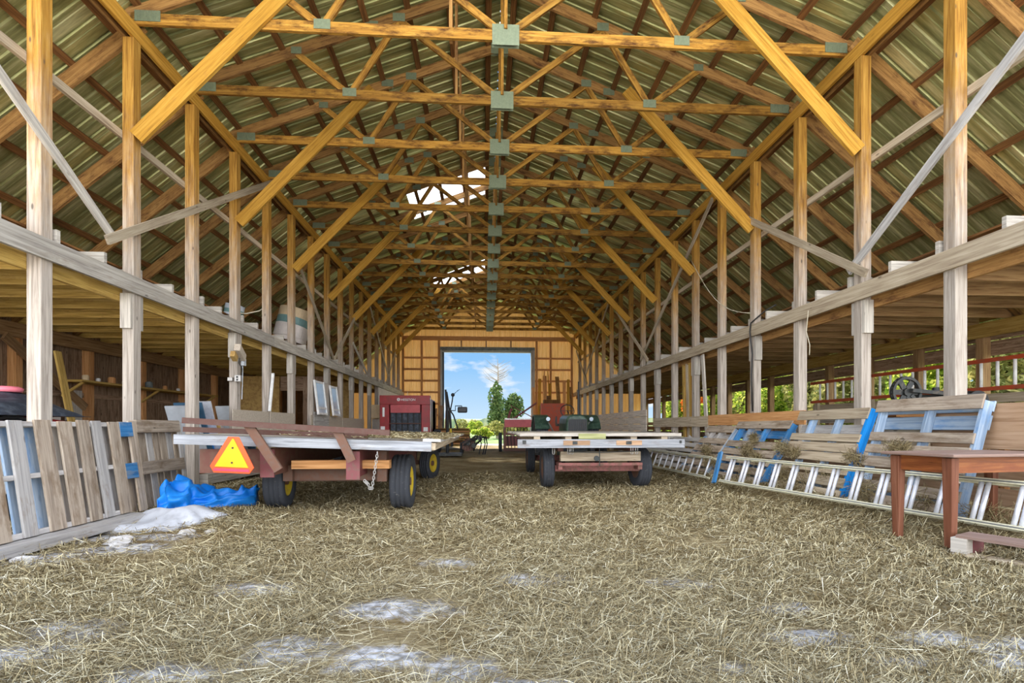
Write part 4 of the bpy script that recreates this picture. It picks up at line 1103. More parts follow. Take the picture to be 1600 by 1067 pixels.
# ================================================================ left hay wagon
wg = thing('hay_wagon', 'flat hay wagon with maroon frame, yellow rims and orange warning triangle', 'wagon', (-1.75, 7.2, 0))
def wheel(parent, c, rr, wd, ang=0, rim='yellow'):
    c = Vector(c)
    a = tire_mb((0, 0, 0), rr, rr * .56, wd); b = rim_mb((0, 0, 0), rr * .56, wd)
    R = Matrix.Translation(c) @ Matrix.Rotation(ang, 4, 'Z'); a.xf(R); b.xf(R)
    w = part('wheel', a, 'tire', parent, smooth=True); part('rim', b, rim, w, smooth=True, label='yellow rim' if rim == 'yellow' else None)
    mb = MB(); mb.lathe([(-wd * .4, .03), (-wd * .4, .045), (wd * .4, .045), (wd * .4, .03)], (0, 0, 0), 'x', 14); mb.xf(R); part('hub', mb, 'rustbrown', w)
    return w
wheel(wg, (-2.36, 5.78, .30), .31, .22, ang=.12); wheel(wg, (-.93, 5.66, .30), .31, .22)
wheel(wg, (-2.42, 8.75, .28), .29, .17, ang=-.35); wheel(wg, (-.97, 8.75, .28), .29, .17, ang=-.30)
def dz(x, z): return z + (-.53 - x) * .032
def deck_box(mb, x0, x1, y0, y1, z0, z1, n=None):
    c0 = len(mb.v); mb.box(x0, x1, y0, y1, z0, z1)
    mb.v[c0:] = [(x, y, dz(x, z)) for x, y, z in mb.v[c0:]]
mb = MB(); x = -3.0
while x < -.56:
    wd = random.uniform(.17, .23); x2 = min(x + wd, -.54); deck_box(mb, x, x2 - .006, 4.96, 9.6 + random.uniform(-.06, .1), .735, .77); x += wd
part('deck', mb, 'grey', wg)
mb = MB(); deck_box(mb, -3.02, -.53, 4.91, 4.955, .675, .772); part('edge_board', mb, 'bluegrey', wg, bevel=.004)
mb = MB(); deck_box(mb, -.535, -.49, 4.93, 9.5, .69, .76); part('edge_board', mb, 'greytan', wg, bevel=.004)
mb = MB(); deck_box(mb, -.62, -.44, 4.96, 6.6, .773, .80); deck_box(mb, -.58, -.40, 6.7, 9.6, .773, .80); part('side_plank', mb, 'white_wood', wg)
mb = MB()
for y in (5.5, 6.4, 7.3, 8.2, 9.1): deck_box(mb, -2.95, -.56, y - .04, y + .04, .655, .733)
part('cross_bearer', mb, 'greytan', wg)
# two deep maroon side beams, tapering
for x, lab in ((-2.18, 'left'), (-1.34, 'right')):
    mb = MB(); zt = dz(x, .652)
    mb.prism([(x - .035, 4.99, zt), (x - .035, 9.4, zt), (x - .035, 9.4, zt - .16), (x - .035, 7.6, zt - .22), (x - .035, 4.99, zt - .28)], (.07, 0, 0))
    part('main_beam', mb, 'maroon2' if lab == 'right' else 'maroon', wg)
    mb = MB(); mb.box(x - .045, x + .09, 4.97, 4.989, zt - .285, zt - .002); part('beam_end_plate', mb, 'maroon2', wg)
mb = MB(); mb.box(-2.85, -2.2, 5.05, 5.10, .46, .70); part('side_plate', mb, 'maroon', wg)
mb = MB(); mb.box(-2.05, -1.02, 5.30, 5.42, .475, .565); part('bolster', mb, 'orange_wood', wg, label='bare wooden bolster')
mb = MB(); mb.box(-2.28, -.98, 5.52, 5.62, .33, .455); mb.box(-2.28, -.98, 5.62, 5.68, .31, .335); part('rear_axle', mb, 'rustbrown', wg)
mb = MB(); mb.box(-2.32, -.98, 8.7, 8.79, .26, .34); mb.box(-2.1, -1.2, 8.68, 8.8, .34, .52); part('front_axle', mb, 'maroon', wg)
mb = MB(); mb.tube([(-1.68, 5.6, .40), (-1.68, 9.2, .36)], .045, 10); part('reach_pole', mb, 'rustbrown', wg)
mb = MB(); mb.beam((-1.68, 9.0, .32), (-1.66, 11.0, .14), .07, .07); part('tongue', mb, 'rustbrown', wg)
mb = MB(); mb.box(-1.16, -1.06, 5.36, 5.5, .33, .66); mb.box(-2.2, -2.1, 5.46, 5.58, .33, .50); part('bracket', mb, 'rustbrown', wg)
# rusty red rack lying across the rear edge
rk = thing('steel_rack', 'red-brown steel rack frame lying tilted across the rear of the hay wagon', 'rack', (-1.9, 4.85, .9))
mb = MB(); mb.beam((-2.86, 4.80, .985), (-.93, 4.86, .865), .05, .055); part('rail', mb, 'redbar', rk)
mb = MB(); mb.beam((-3.0, 5.05, .90), (-1.2, 5.10, .825), .05, .05); part('rail', mb, 'redbar', rk)
for a, b in (((-2.28, 4.84, .95), (-2.0, 4.865, .50)), ((-1.44, 4.86, .89), (-1.30, 4.87, .585))):
    mb = MB(); mb.beam(a, b, .03, .085, up=(1, 0, .2)); part('strut', mb, 'rustbrown', rk)
# warning triangle
sg = thing('warning_triangle', 'orange slow moving vehicle triangle with red border on the wagon rear', 'warning sign', (-2.42, 4.76, .46))
def tri(cx, cz, h, w, cut, y, t, tilt=-.05):
    P = [(-w / 2 + cut * .35, 0), (w / 2 - cut * .35, 0), (w / 2, cut * .55), (cut * .45, h), (-cut * .45, h), (-w / 2, cut * .55)]
    c, s = math.cos(tilt), math.sin(tilt)
    return [(cx + p * c - q * s, y, cz + p * s + q * c) for p, q in P]
cx, cz = -2.385, .485
mb = MB(); mb.prism(tri(cx, cz, .345, .405, .11, 4.74, 0), (0, .012, 0)); part('border', mb, 'smvo', sg, bevel=.003)
mb = MB(); c, s = math.cos(-.05), math.sin(-.05)
mb.prism([(cx + p * c - q * s, 4.733, cz + p * s + q * c) for p, q in ((-.155, .058), (.155, .058), (.006, .325), (-.006, .325))], (0, .008, 0)); part('inner_triangle', mb, 'smvy', sg)
mb = MB(); mb.prism([(cx + p * c - q * s, 4.735, cz + p * s + q * c) for p, q in ((-.165, .018), (.165, .018), (.16, .042), (-.16, .042))], (0, .005, 0)); part('reflective_strip', mb, 'smvr', sg)
for q in (.10, .24): mb = MB(); mb.lathe([(0, .009), (.006, .009)], (cx + .003 + q * .05, 4.728, cz + q), 'y', 12); part('bolt', mb, 'black', sg)
mb = MB(); mb.box(-2.45, -2.36, 4.754, 4.90, .60, .72); part('mount', mb, 'rustbrown', sg)
# chain
ch = thing('chain', 'steel chain hanging under the wagon deck beside the right rear wheel', 'chain', (-1.02, 4.93, .3))
mb = MB()
for k in range(13):
    z = .66 - k * .027; c_ = Vector((-1.06 - .004 * k, 4.90, z)); ring = []
    pts_ = [c_ + (Vector((math.cos(t) * .011, 0, math.sin(t) * .019)) if k % 2 else Vector((0, math.cos(t) * .011, math.sin(t) * .019))) for t in np.linspace(0, 2 * math.pi, 11)]
    mb.tube(pts_, .0032, 5)
for k in range(7):
    c_ = Vector((-1.112 - .012 * k, 4.90, .315 + k * .012 if k > 2 else .315 - .0 * k)); pts_ = [c_ + Vector((math.cos(t) * .012, 0, math.sin(t) * .015)) for t in np.linspace(0, 2 * math.pi, 11)]; mb.tube(pts_, .0032, 5)
part('links', mb, 'steel', ch)
# loose hay on the deck
def s_deck(n):
    x = rng.uniform(-2.6, -.42, n); y = rng.uniform(5.0, 9.4, n); k = rng.random(n) < np.clip((x + 2.3) / 1.2, .12, 1); return x[k], y[k]
blades('deck_straw', 9000, s_deck, 'dry straw scattered on the hay wagon deck', 'straw', L=(.05, .18), w=.0018, lift=.010, zf=lambda x, y: .79 + (-.53 - x) * .032 + 0 * y)

# hay tufts caught on and under the right pallets
def tufts(name, label, pts, n, seed):
    r = np.random.default_rng(seed); P = np.array([p[:3] for p in pts]); R = np.array([p[3] for p in pts]); k = r.integers(0, len(pts), n)
    c = P[k] + r.normal(0, 1, (n, 3)) * R[k][:, None] * np.array([.35, 1, .6]); d = r.normal(0, 1, (n, 3)) * np.array([.6, 1, .8]); d /= np.linalg.norm(d, axis=1)[:, None]
    L = r.uniform(.03, .1, (n, 1)); w = np.cross(d, r.normal(0, 1, (n, 3))); w /= np.linalg.norm(w, axis=1)[:, None]; w *= .0022
    V = np.stack([c - d * L - w, c - d * L + w, c + d * L + w, c + d * L - w], 1).reshape(-1, 3)
    me = bpy.data.meshes.new(name); me.vertices.add(n * 4); me.vertices.foreach_set('co', V.ravel().astype(np.float32))
    me.loops.add(n * 4); me.loops.foreach_set('vertex_index', np.arange(n * 4, dtype=np.int32)); me.polygons.add(n); me.polygons.foreach_set('loop_start', np.arange(0, n * 4, 4, dtype=np.int32))
    me.uv_layers.new(name='UVMap'); me.update(calc_edges=True); u = np.repeat(r.random(n) * .75, 4); me.uv_layers[0].data.foreach_set('uv', np.stack([u, u * 0], 1).ravel().astype(np.float32))
    me.materials.append(M['straw']); me.validate(); o = bpy.data.objects.new(name, me); COL.objects.link(o); tag(o, label, 'straw', kind='stuff')
tufts('hay_tufts', 'wisps of hay caught on the slats of the right pallets', [(4.25, 6.72, .62, .07), (4.32, 6.55, .55, .05), (4.22, 7.6, .55, .09), (4.30, 7.55, .75, .05), (4.15, 7.2, .45, .05), (4.35, 5.5, .55, .06), (4.3, 5.9, .3, .09), (4.2, 6.6, .25, .10), (4.38, 4.9, .68, .07), (4.25, 5.2, .2, .12), (4.15, 6.2, .14, .15), (4.1, 7.4, .14, .15), (4.1, 8.6, .3, .12), (4.15, 8.9, .5, .08), (4.3, 4.5, .12, .15), (4.3, 3.9, .12, .12)], 5200, 5)

# ================================================================ right flat wagon
w2 = thing('flat_wagon', 'flat wagon with weathered grey plank deck standing behind on the right', 'wagon', (1.68, 8.8, 0))
wheel(w2, (.97, 7.5, .30), .31, .17, rim='rustbrown'); wheel(w2, (2.43, 7.5, .30), .31, .19, rim='rustbrown', ang=.05)
wheel(w2, (.95, 10.0, .29), .30, .15, rim='rustbrown'); wheel(w2, (2.42, 10.0, .29), .30, .15, rim='rustbrown')
mb = MB(); y = 6.93
k = 0
while y < 10.8:
    wd = random.uniform(.18, .24); mb.box(.50 + random.uniform(-.02, .05), 2.88 + random.uniform(-.05, .03), y, y + wd - .01, .80, .832); y += wd
part('deck', mb, 'grey', w2)
mb = MB(); mb.box(.47, 2.88, 6.84, 6.885, .625, .748); part('edge_board', mb, 'bluegrey', w2, bevel=.004)
mb = MB(); mb.box(.50, 2.84, 6.86, 6.925, .79, .835); part('edge_board', mb, 'grey', w2, bevel=.004, label='thin upper edge board')
mb = MB(); mb.box(1.34, 1.73, 6.845, 6.86, .755, .83); part('patch_board', mb, 'moss_wood', w2, label='mossy green patch board')
for x in (.75, 1.2, 1.68, 2.15, 2.6):
    mb = MB(); mb.box(x - .045, x + .045, 6.89, 10.7, .70, .799); part('stringer', mb, 'greytan', w2)
for xa, xb in ((1.12, 1.5), (1.88, 2.25)):
    mb = MB(); mb.box(xa, xb, 6.832, 6.8395, .665, .73); part('wear_patch', mb, 'plybrown', w2, label='brown worn strip on the edge board')
mb = MB(); mb.box(.54, .59, 6.83, 6.8395, .685, .735); mb.box(2.8, 2.83, 6.83, 6.8395, .69, .73); mb.box(1.25, 1.32, 6.826, 6.8315, .675, .722); mb.box(2.02, 2.10, 6.826, 6.8315, .675, .722); part('bracket_plate', mb, 'darkmetal', w2)
mb = MB(); mb.box(1.12, 2.32, 7.1, 7.2, .42, .56); part('bolster', mb, 'greytan', w2, bevel=.004)
mb = MB(); mb.box(1.06, 2.36, 7.44, 7.54, .24, .345); part('rear_axle', mb, 'pinkaxle', w2)
mb = MB(); mb.box(1.08, 2.32, 7.02, 7.06, .36, .40); mb.box(1.08, 1.14, 7.04, 7.5, .30, .40); mb.box(2.26, 2.32, 7.04, 7.5, .30, .40); mb.box(1.06, 2.36, 7.24, 7.3, .26, .35); part('cross_frame', mb, 'pinkaxle', w2)
mb = MB(); mb.box(1.04, 2.36, 9.95, 10.05, .24, .34); part('front_axle', mb, 'pinkaxle', w2)
for x in (1.0, 1.22, 1.27, 2.15, 2.22): mb = MB(); mb.tube([(x - .015, 6.98, .66), (x - .015, 6.98, .54), (x - .008, 6.98, .53), (x + .008, 6.98, .53), (x + .015, 6.98, .54), (x + .015, 6.98, .66)], .006, 6); part('u_bolt', mb, 'steel', w2)
mb = MB(); mb.tube([(1.2, 6.96, .565), (1.66, 6.94, .555), (2.24, 6.96, .575)], .007, 6); mb.tube([(1.66, 6.93, .76), (1.66, 6.93, .36)], .007, 6); mb.lathe([(-.01, .02), (-.01, .04), (.01, .04), (.01, .02)], (1.62, 6.94, .47), 'y', 14)
part('hitch_rod', mb, 'darkmetal', w2)
mb = MB(); mb.tube([(1.68, 7.4, .34), (1.68, 10.1, .34)], .045, 10); mb.box(1.1, 1.18, 7.2, 10.0, .56, .70); mb.box(2.18, 2.26, 7.2, 10.0, .56, .70); part('chassis', mb, 'maroon', w2)

# ================================================================ long aluminium ladder lying on its side
def ladder(nm, label, A, B, W_, lean, nr, rails=('alurail', 'alurailside'), rung='alu', rr=.018, double=True, twist=0.0):
    A = Vector(A); B = Vector(B); U = (B - A).normalized(); L = (B - A).length
    V = Vector(lean); V = (V - U * V.dot(U)).normalized(); Nn = U.cross(V).normalized()
    if Nn.x > 0: Nn = -Nn
    r = thing(nm, label, 'ladder', tuple(A))
    for s in ((0, W_) if True else ()):
        mb = MB(); c = (A + B) / 2 + V * s
        mb.oriented(c, (U, Nn, V), (L, .085, .006)); mb.oriented(c + Nn * .04, (U, Nn, V), (L, .006, .034)); mb.oriented(c - Nn * .04, (U, Nn, V), (L, .006, .034))
        mb.m = 1; mb.oriented(c + Nn * .044 , (U, Nn, V), (L, .003, .010))
        part('rail', mb, [rails[0], rails[1]], r)
    for k in range(nr):
        p = A + U * (L * (k + .5) / nr)
        for q, off in enumerate((-.0, .036) if double else (0,)):
            mb = MB(); mb.tube([p + U * off + Nn * (.012 if q else -.012), p + U * off + V * W_ + Nn * (.012 if q else -.012)], rr, 10)
            part('rung', mb, rung, r, smooth=True)
    return r
l1 = ladder('extension_ladder', 'long aluminium extension ladder lying on its edge along the right pallets', (4.27, 2.85, .13), (3.47, 6.95, .13), .36, (.12, .03, .34), 15)
l2 = ladder('ladder', 'smaller aluminium ladder on its edge beyond the long extension ladder', (3.50, 7.45, .13), (3.36, 10.9, .13), .32, (.12, 0, .33), 13, double=False, rr=.015)
mb = MB(); mb.beam((3.42, 7.08, .09), (3.60, 7.22, .54), .03, .085, up=(0, -1, 0)); solo('painted_strip', mb, 'blue_wood', 'blue and white strip standing between the two ladders', 'strip')

# ================================================================ table
tb = thing('wooden_table', 'narrow red-brown wooden table with worn square legs at the right edge', 'table', (3.95, 3.7, 0))
dx_, sx_ = Vector((.988, .152, 0)), Vector((.152, -.988, 0))
A0 = Vector((3.42, 3.84, .02)); Zv = Vector((0, 0, 1))
TH = .70
for u in (0, 1.0):
    for s in (0, .40):
        p = A0 + dx_ * u + sx_ * s; ring = []
        for z, h in ((0, .026), (.28, .031), (.50, .034), (TH - .03, .036)):
            ring.append([p + dx_ * (h * a) + sx_ * (h * b) + Zv * z for a, b in ((-1, -1), (1, -1), (1, 1), (-1, 1))])
        mb = MB(); mb.rings(ring); mb.uv = [[(q[0] * 0 + i * .1 + random.random() * 0, j * .04) for j, q in enumerate(f)] for i, f in enumerate(mb.uv)]
        o = part('leg', mb, 'tableleg', tb, bevel=.004)
        me = o.data; ul = me.uv_layers[0]
        for lp in me.loops: v = me.vertices[lp.vertex_index].co; ul.data[lp.index].uv = (v.z + u, v.x + v.y * 1.3 + s)
for s in (0, .40):
    mb = MB(); mb.beam(A0 + dx_ * .03 + sx_ * s + Zv * (TH - .085), A0 + dx_ * .97 + sx_ * s + Zv * (TH - .085), .022, .12); part('apron', mb, 'table', tb)
for u in (0, 1.0):
    mb = MB(); mb.beam(A0 + dx_ * u + sx_ * .03 + Zv * (TH - .085), A0 + dx_ * u + sx_ * .37 + Zv * (TH - .085), .022, .12); part('apron', mb, 'table', tb)
mb = MB(); mb.oriented(A0 + dx_ * .5 + sx_ * .20 + Zv * (TH - .012), (dx_, -sx_, Zv), (1.16, .56, .024)); part('tabletop', mb, 'tabletop', tb, bevel=.006)

# broken pallet piece on the floor at the right edge
bp_ = thing('pallet_piece', 'broken pallet piece with worn red stringer lying before the table', 'pallet', (3.6, 3.1, 0))
dd = Vector((.42, -.9, 0)).normalized(); ee = Vector((.9, .42, 0)).normalized()
O_ = Vector((3.38, 3.29, 0))
mb = MB(); mb.oriented(O_ + dd * .48 + ee * .14 + Zv * .135, (dd, ee, Zv), (1.0, .24, .02)); part('slat', mb, 'tabletop', bp_)
mb = MB(); mb.oriented(O_ + dd * .0 + ee * .06 + Zv * .065, (ee, -dd, Zv), (.10, .09, .12)); part('block', mb, 'grey', bp_)
mb = MB(); mb.oriented(O_ + dd * .02 + ee * .20 + Zv * .065, (ee, -dd, Zv), (.17, .06, .12)); part('block', mb, 'maroon2', bp_)
mb = MB(); mb.oriented(O_ + dd * .5 + ee * .06 + Zv * .01, (dd, ee, Zv), (1.0, .1, .02)); part('slat', mb, 'greytan', bp_)
mb = MB(); mb.oriented(O_ + dd * .45 + ee * .55 + Zv * .06, (dd, ee, Zv), (.9, .12, .02)); mb.oriented(O_ + dd * .45 + ee * .55 + Zv * .02, (ee, -dd, Zv), (.1, .1, .06)); part('slat', mb, 'grey', bp_)

# ================================================================ dark machine, red ladder in right aisle
st = thing('wooden_trestle', 'low wooden trestle behind the nearest right pallets under the dark machine', 'trestle', (6.3, 6.5, 0))
mb = MB(); mb.box(5.5, 7.2, 6.2, 6.9, 1.06, 1.10); part('top', mb, 'brown', st)
for x in (5.6, 7.1):
    for y in (6.26, 6.84): mb = MB(); mb.box(x - .04, x + .04, y - .04, y + .04, 0, 1.06); part('leg', mb, 'brown', st)
mc = thing('antique_engine', 'dark iron machine with holed flywheel behind the nearest right post', 'machine', (6.2, 6.5, 1.10))
mb = MB(); c = Vector((5.78, 6.36, 1.40)); R_ = .21
mb.lathe([(-.02, R_ * .82), (-.03, R_ * .84), (-.03, R_), (.03, R_), (.03, R_ * .84), (.02, R_ * .82)], c, 'y', 36, closed_prof=True)
mb.lathe([(-.035, .01), (-.035, .05), (.035, .05), (.035, .01)], c, 'y', 18)
for k in range(6):
    t = k * math.pi / 3; mb.beam(c + Vector((math.cos(t) * .04, 0, math.sin(t) * .04)), c + Vector((math.cos(t) * R_ * .86, 0, math.sin(t) * R_ * .86)), .02, .07, up=(-math.sin(t), 0, math.cos(t)))
for k in range(24):
    t = k * math.pi / 12; mb.beam(c + Vector((math.cos(t) * R_, 0, math.sin(t) * R_)), c + Vector((math.cos(t) * (R_ + .012), 0, math.sin(t) * (R_ + .012))), .03, .02, up=(0, 1, 0))
part('flywheel', mb, 'darkmetal', mc)
mb = MB(); mb.rings([[(x, 6.5 + a * w_, zc + b * h_) for a, b in ((-1, -1), (1, -1), (1, .4), (.6, 1), (-.6, 1), (-1, .4))] for x, zc, w_, h_ in ((5.85, 1.2, .08, .09), (6.0, 1.24, .12, .14), (6.3, 1.24, .15, .13), (6.6, 1.28, .14, .12), (6.8, 1.27, .1, .16), (7.0, 1.26, .12, .16))]); part('body', mb, 'darkmetal', mc, smooth=False, bevel=.01)
mb = MB(); mb.beam((5.8, 6.3, 1.42), (6.75, 6.4, 1.36), .06, .05); mb.beam((5.85, 6.36, 1.36), (6.05, 6.36, 1.12), .04, .05); part('arm', mb, 'darkmetal', mc)
mb = MB(); mb.lathe([(-.05, .01), (-.05, .16), (.05, .16), (.05, .01)], (6.85, 6.42, 1.27), 'y', 24); mb.lathe([(0, .05), (.12, .04), (.12, .01)], (6.35, 6.5, 1.36), 'z', 14); part('pulley', mb, 'black', mc)
mb = MB(); mb.box(5.7, 7.1, 6.4, 6.6, 1.10, 1.13); part('base', mb, 'darkmetal', mc)
rl = thing('red_ladder', 'old wooden ladder with red rails and white rungs hung along the right wall', 'ladder', (7.8, 8.6, 1.5), )
for z, dy in ((1.955, 0), (1.515, 0)):
    mb = MB(); mb.box(7.78, 7.83, 5.6, 11.2, z - .03, z + .03); part('rail', mb, 'orangered', rl)
y = 5.75
while y < 11.1:
    mb = MB(); mb.tube([(7.805, y, 1.53), (7.805, y, 1.94)], .022, 8); part('rung', mb, 'white', rl, smooth=True); y += .245
mb = MB()
for y in (5.9, 7.6, 9.4, 11.0): mb.box(7.78, 7.84, y - .05, y + .05, 0, 1.484)
mb.box(7.845, 7.88, 5.6, 11.2, 1.30, 1.44); solo('ladder_support', mb, 'greytan', 'plank fence under the red ladder in the right aisle', 'fence')

# ================================================================ on the lofts
bk = thing('metal_drum', 'large dented drum, half teal half cream, lying on the left loft', 'drum', (-4.95, 12.9, 2.9))
def drum(parent, c, r_, h, tiltx, mats, nm='shell'):
    mb = MB(); n = 36
    prof = [(0, r_ * .9), (0, r_), (h * .12, r_), (h * .13, r_ * 1.02), (h * .15, r_), (h * .5, r_)]
    mb.lathe(prof, (0, 0, 0), 'z', n); mb.m = 1; mb.lathe([(h * .5, r_), (h * .52, r_ * 1.02), (h * .54, r_), (h * .72, r_)], (0, 0, 0), 'z', n); mb.m = 2; mb.lathe([(h * .72, r_), (h * .98, r_), (h, r_ * 1.02), (h, r_ * .9)], (0, 0, 0), 'z', n)
    mb.xf(Matrix.Translation(Vector(c)) @ Matrix.Rotation(tiltx, 4, 'X') @ Matrix.Rotation(.2, 4, 'Y')); part(nm, mb, mats, parent, smooth=False)
drum(bk, (-4.98, 12.7, 3.07), .40, .85, -.12, ['offwhite', 'teal', 'cardboard'])
b2 = thing('bucket', 'white bucket with dark teal band on the left loft behind the fourth left post', 'bucket', (-4.9, 9.75, 2.9)); drum(b2, (-4.9, 9.75, 2.955), .17, .34, 0, ['palegrey', 'teal', 'palegrey'])
mb = MB(); mb.box(-5.2, -4.6, 9.45, 9.56, ZR + .176, ZR + .26); mb.box(-5.25, -4.7, 10.0, 10.12, ZR + .176, ZR + .24); solo('scrap_wood', mb, 'brown', 'dark scrap boards beside the bucket on the left loft', 'scrap')

# electrical bits on the fourth left post
eb = thing('lamp_box', 'tilted beige electrical box hung on the fourth left post', 'electrical box', (-4.15, 8.58, 2.1))
mb = MB(); X_ = Vector((.15, -.9, .42)).normalized(); mb.oriented((-4.12, 8.47, 2.18), (X_, Vector((1, .15, 0)).normalized(), X_.cross(Vector((1, .15, 0))).normalized()), (.34, .10, .13)); part('case', mb, 'osb', eb, bevel=.01)
mb = MB(); mb.oriented((-4.12, 8.27, 2.09), (X_, Vector((1, .15, 0)).normalized(), X_.cross(Vector((1, .15, 0))).normalized()), (.16, .07, .1)); part('socket_cover', mb, 'ply', eb)
mb = MB(); mb.tube([(-4.14, 8.5, 2.10), (-4.15, 8.50, 2.0), (-4.12, 8.54, 1.92), (-4.12, 8.53, 1.80)], .008, 6); part('cord', mb, 'cable', eb)
ob_ = thing('outlet_box', 'grey double outlet box on the fourth left post below the tilted box', 'outlet', (-4.16, 8.5, 1.68))
mb = MB(); mb.box(-4.20, -4.10, 8.44, 8.5, 1.69, 1.80); mb.box(-4.32, -4.24, 8.45, 8.50, 1.70, 1.76); part('box', mb, 'steel', ob_, bevel=.004)
mb = MB(); mb.box(-4.165, -4.14, 8.433, 8.439, 1.705, 1.735); mb.box(-4.165, -4.14, 8.433, 8.439, 1.75, 1.78); part('socket', mb, 'black', ob_)
mb = MB(); mb.box(-4.17, -4.12, 8.60, 8.68, 1.98, 2.10); mb.tube([(-4.16, 8.64, 1.98), (-4.16, 8.64, 1.8), (-4.165, 8.62, 1.4)], .008, 6); solo('switch_box', mb, 'palegrey', 'small grey switch box on the side of the fourth left post', 'switch')
mb = MB(); mb.tube([(4.68, 8.30, 2.75), (4.66, 8.30, 2.6), (4.70, 8.29, 2.2), (4.68, 8.28, 1.8), (4.70, 8.28, 1.2)], .012, 8); mb.tube([(4.68, 8.30, 2.75), (4.9, 8.25, 2.95), (4.95, 8.0, 3.0)], .012, 8); solo('cable', mb, 'cable', 'black cable running down the fourth right post', 'cable', smooth=True)
mb = MB(); P0, P1 = Vector((4.7, 10.8, 4.7)), Vector((4.72, 8.4, 2.95)); mb.tube([P0 + (P1 - P0) * t - Vector((0, 0, .35 * math.sin(math.pi * t))) for t in np.linspace(0, 1, 12)], .008, 6); solo('wire', mb, 'wire', 'thin pale wire sagging across the right posts', 'wire', smooth=True)
mb = MB(); mb.tube([(4.66, 6.75, 2.6), (4.65, 6.78, 2.3), (4.66, 6.72, 2.1), (4.64, 6.7, 1.95)], .006, 6); solo('twine', mb, 'wire', 'loose twine hanging from the right loft rail', 'twine', smooth=True)
mb = MB(); mb.tube([(-4.35, 10.0, 3.35), (-4.4, 9.8, 3.2), (-4.6, 9.7, 3.12), (-4.85, 9.7, 3.13)], .012, 8); solo('hose', mb, 'wire', 'pale hose curving down to the bucket on the left loft', 'hose', smooth=True)

# ================================================================ red round baler behind the hay wagon
bl = thing('round_baler', 'red round baler with black belts and white lettering beyond the hay wagon', 'baler', (-2.75, 17.6, 0))
def bxp(n, mat, *bs, parent=None, **k):
    mb = MB()
    for b in bs: mb.box(*b)
    return part(n, mb, mat, parent or bl, **k)
y0 = 17.0
bxp('housing', 'red', (-3.60, -3.28, y0, 18.9, .45, 1.92), (-2.18, -1.88, y0, 18.9, .45, 1.92), (-3.28, -2.18, y0 + .03, 18.9, 1.78, 2.0), (-3.6, -1.88, y0 + .9, 18.9, .5, 1.9), bevel=.02)
bxp('top_panel', 'red', (-3.60, -1.88, y0 - .02, y0 + .3, 1.70, 2.02), bevel=.015)
bxp('front_panel', 'redpale', (-3.24, -2.22, y0 + .02, y0 + .06, 1.42, 1.70))
for k in range(5): bxp('belt', 'belt', (-3.22 + k * .2, -3.08 + k * .2, y0 + .10, y0 + .12, .52, 1.42))
bxp('inner_frame', 'black', (-3.27, -2.19, y0 + .2, y0 + .25, .5, 1.5))
bxp('cross_bar', 'redbar', (-3.28, -2.18, y0 + .04, y0 + .09, 1.03, 1.07))
bxp('pickup', 'slate', (-3.28, -2.18, y0 - .05, y0 + .1, .45, .78))
bxp('marker_light', 'whitemark', (-3.50, -3.43, y0 - .012, y0 - .001, 1.28, 1.60)); bxp('marker_light', 'white', (-3.56, -3.42, y0 - .025, y0 - .001, .78, .95)); bxp('marker_light', 'white', (-2.10, -1.95, y0 - .025, y0 - .001, .78, .92))
for x in (-3.75, -1.72):
    w = part('wheel', tire_mb((x, 18.0, .42), .42, .22, .25), 'tire', bl, smooth=True); part('rim', rim_mb((x, 18.0, .42), .22, .25), 'white', w, smooth=True)
mb = MB(); mb.tube([(-3.6, 18, .42), (-1.85, 18, .42)], .05, 8); mb.beam((-2.75, 17.1, .5), (-2.75, 15.0, .42), .1, .1); mb.box(-3.5, -1.95, 17.5, 17.7, .4, .5); part('chassis', mb, 'maroon', bl)
mb = MB(); mb.tube([(-2.66, 17.1, 2.0), (-2.66, 17.1, 2.16)], .012, 6); part('flag_rod', mb, 'wire', bl)
mb = MB(); mb.tube([(-1.86, 16.98, .55), (-1.86, 16.98, 1.95)], .008, 6); part('thin_rod', mb, 'white', bl)
# lettering on the top panel: round emblem and the word
cu = bpy.data.curves.new('lettering', 'FONT'); cu.body = 'HESSTON'; cu.size = .115; cu.extrude = .003; cu.align_x = 'LEFT'
tmp = bpy.data.objects.new('tmp', cu); COL.objects.link(tmp)
bpy.context.view_layer.update()
me = bpy.data.meshes.new_from_object(tmp.evaluated_get(bpy.context.evaluated_depsgraph_get())); bpy.data.objects.remove(tmp)
me.materials.clear(); me.materials.append(M['whitemark'])
lt = bpy.data.objects.new('lettering', me); COL.objects.link(lt); lt.parent = bl
lt.rotation_euler = (math.pi / 2, 0, 0); lt.location = (-2.83 + 2.75 - .04, 16.972 - 17.6, 1.83)
mb = MB(); mb.lathe([(-.004, .035), (-.004, .055), (.004, .055), (.004, .035)], (-2.95, 16.97, 1.875), 'y', 20, closed_prof=True)
mb.box(-2.985, -2.915, 16.966, 16.974, 1.868, 1.882); mb.box(-2.972, -2.962, 16.966, 16.974, 1.84, 1.91); mb.box(-2.938, -2.928, 16.966, 16.974, 1.84, 1.91)
part('emblem', mb, 'whitemark', bl)

# ================================================================ stack of lumber behind, left of the doorway
for j in range(9):
    for q in range(2):
        mb = MB(); z = .12 + j * .085
        mb.box(-2.1 + random.uniform(-.05, .02), -.62 + random.uniform(-.06, .04) - q * .0, 20.4 + q * .5, 20.85 + q * .5, z, z + .06 + .015 * q)
        solo('lumber_board', mb, ('joist', 'orange_wood', 'brown')[(j + q) % 3], '%s board of the lumber stack by the doorway, %s from the bottom' % (('front row', 'rear row')[q], ORD[j]), 'board', 'stacked lumber by the doorway')
mb = MB()
for x in (-1.9, -.9): mb.box(x - .05, x + .05, 20.4, 21.3, -.04, .119)
solo('stack_bearers', mb, 'brown', 'two bearers under the lumber stack', 'bearer')

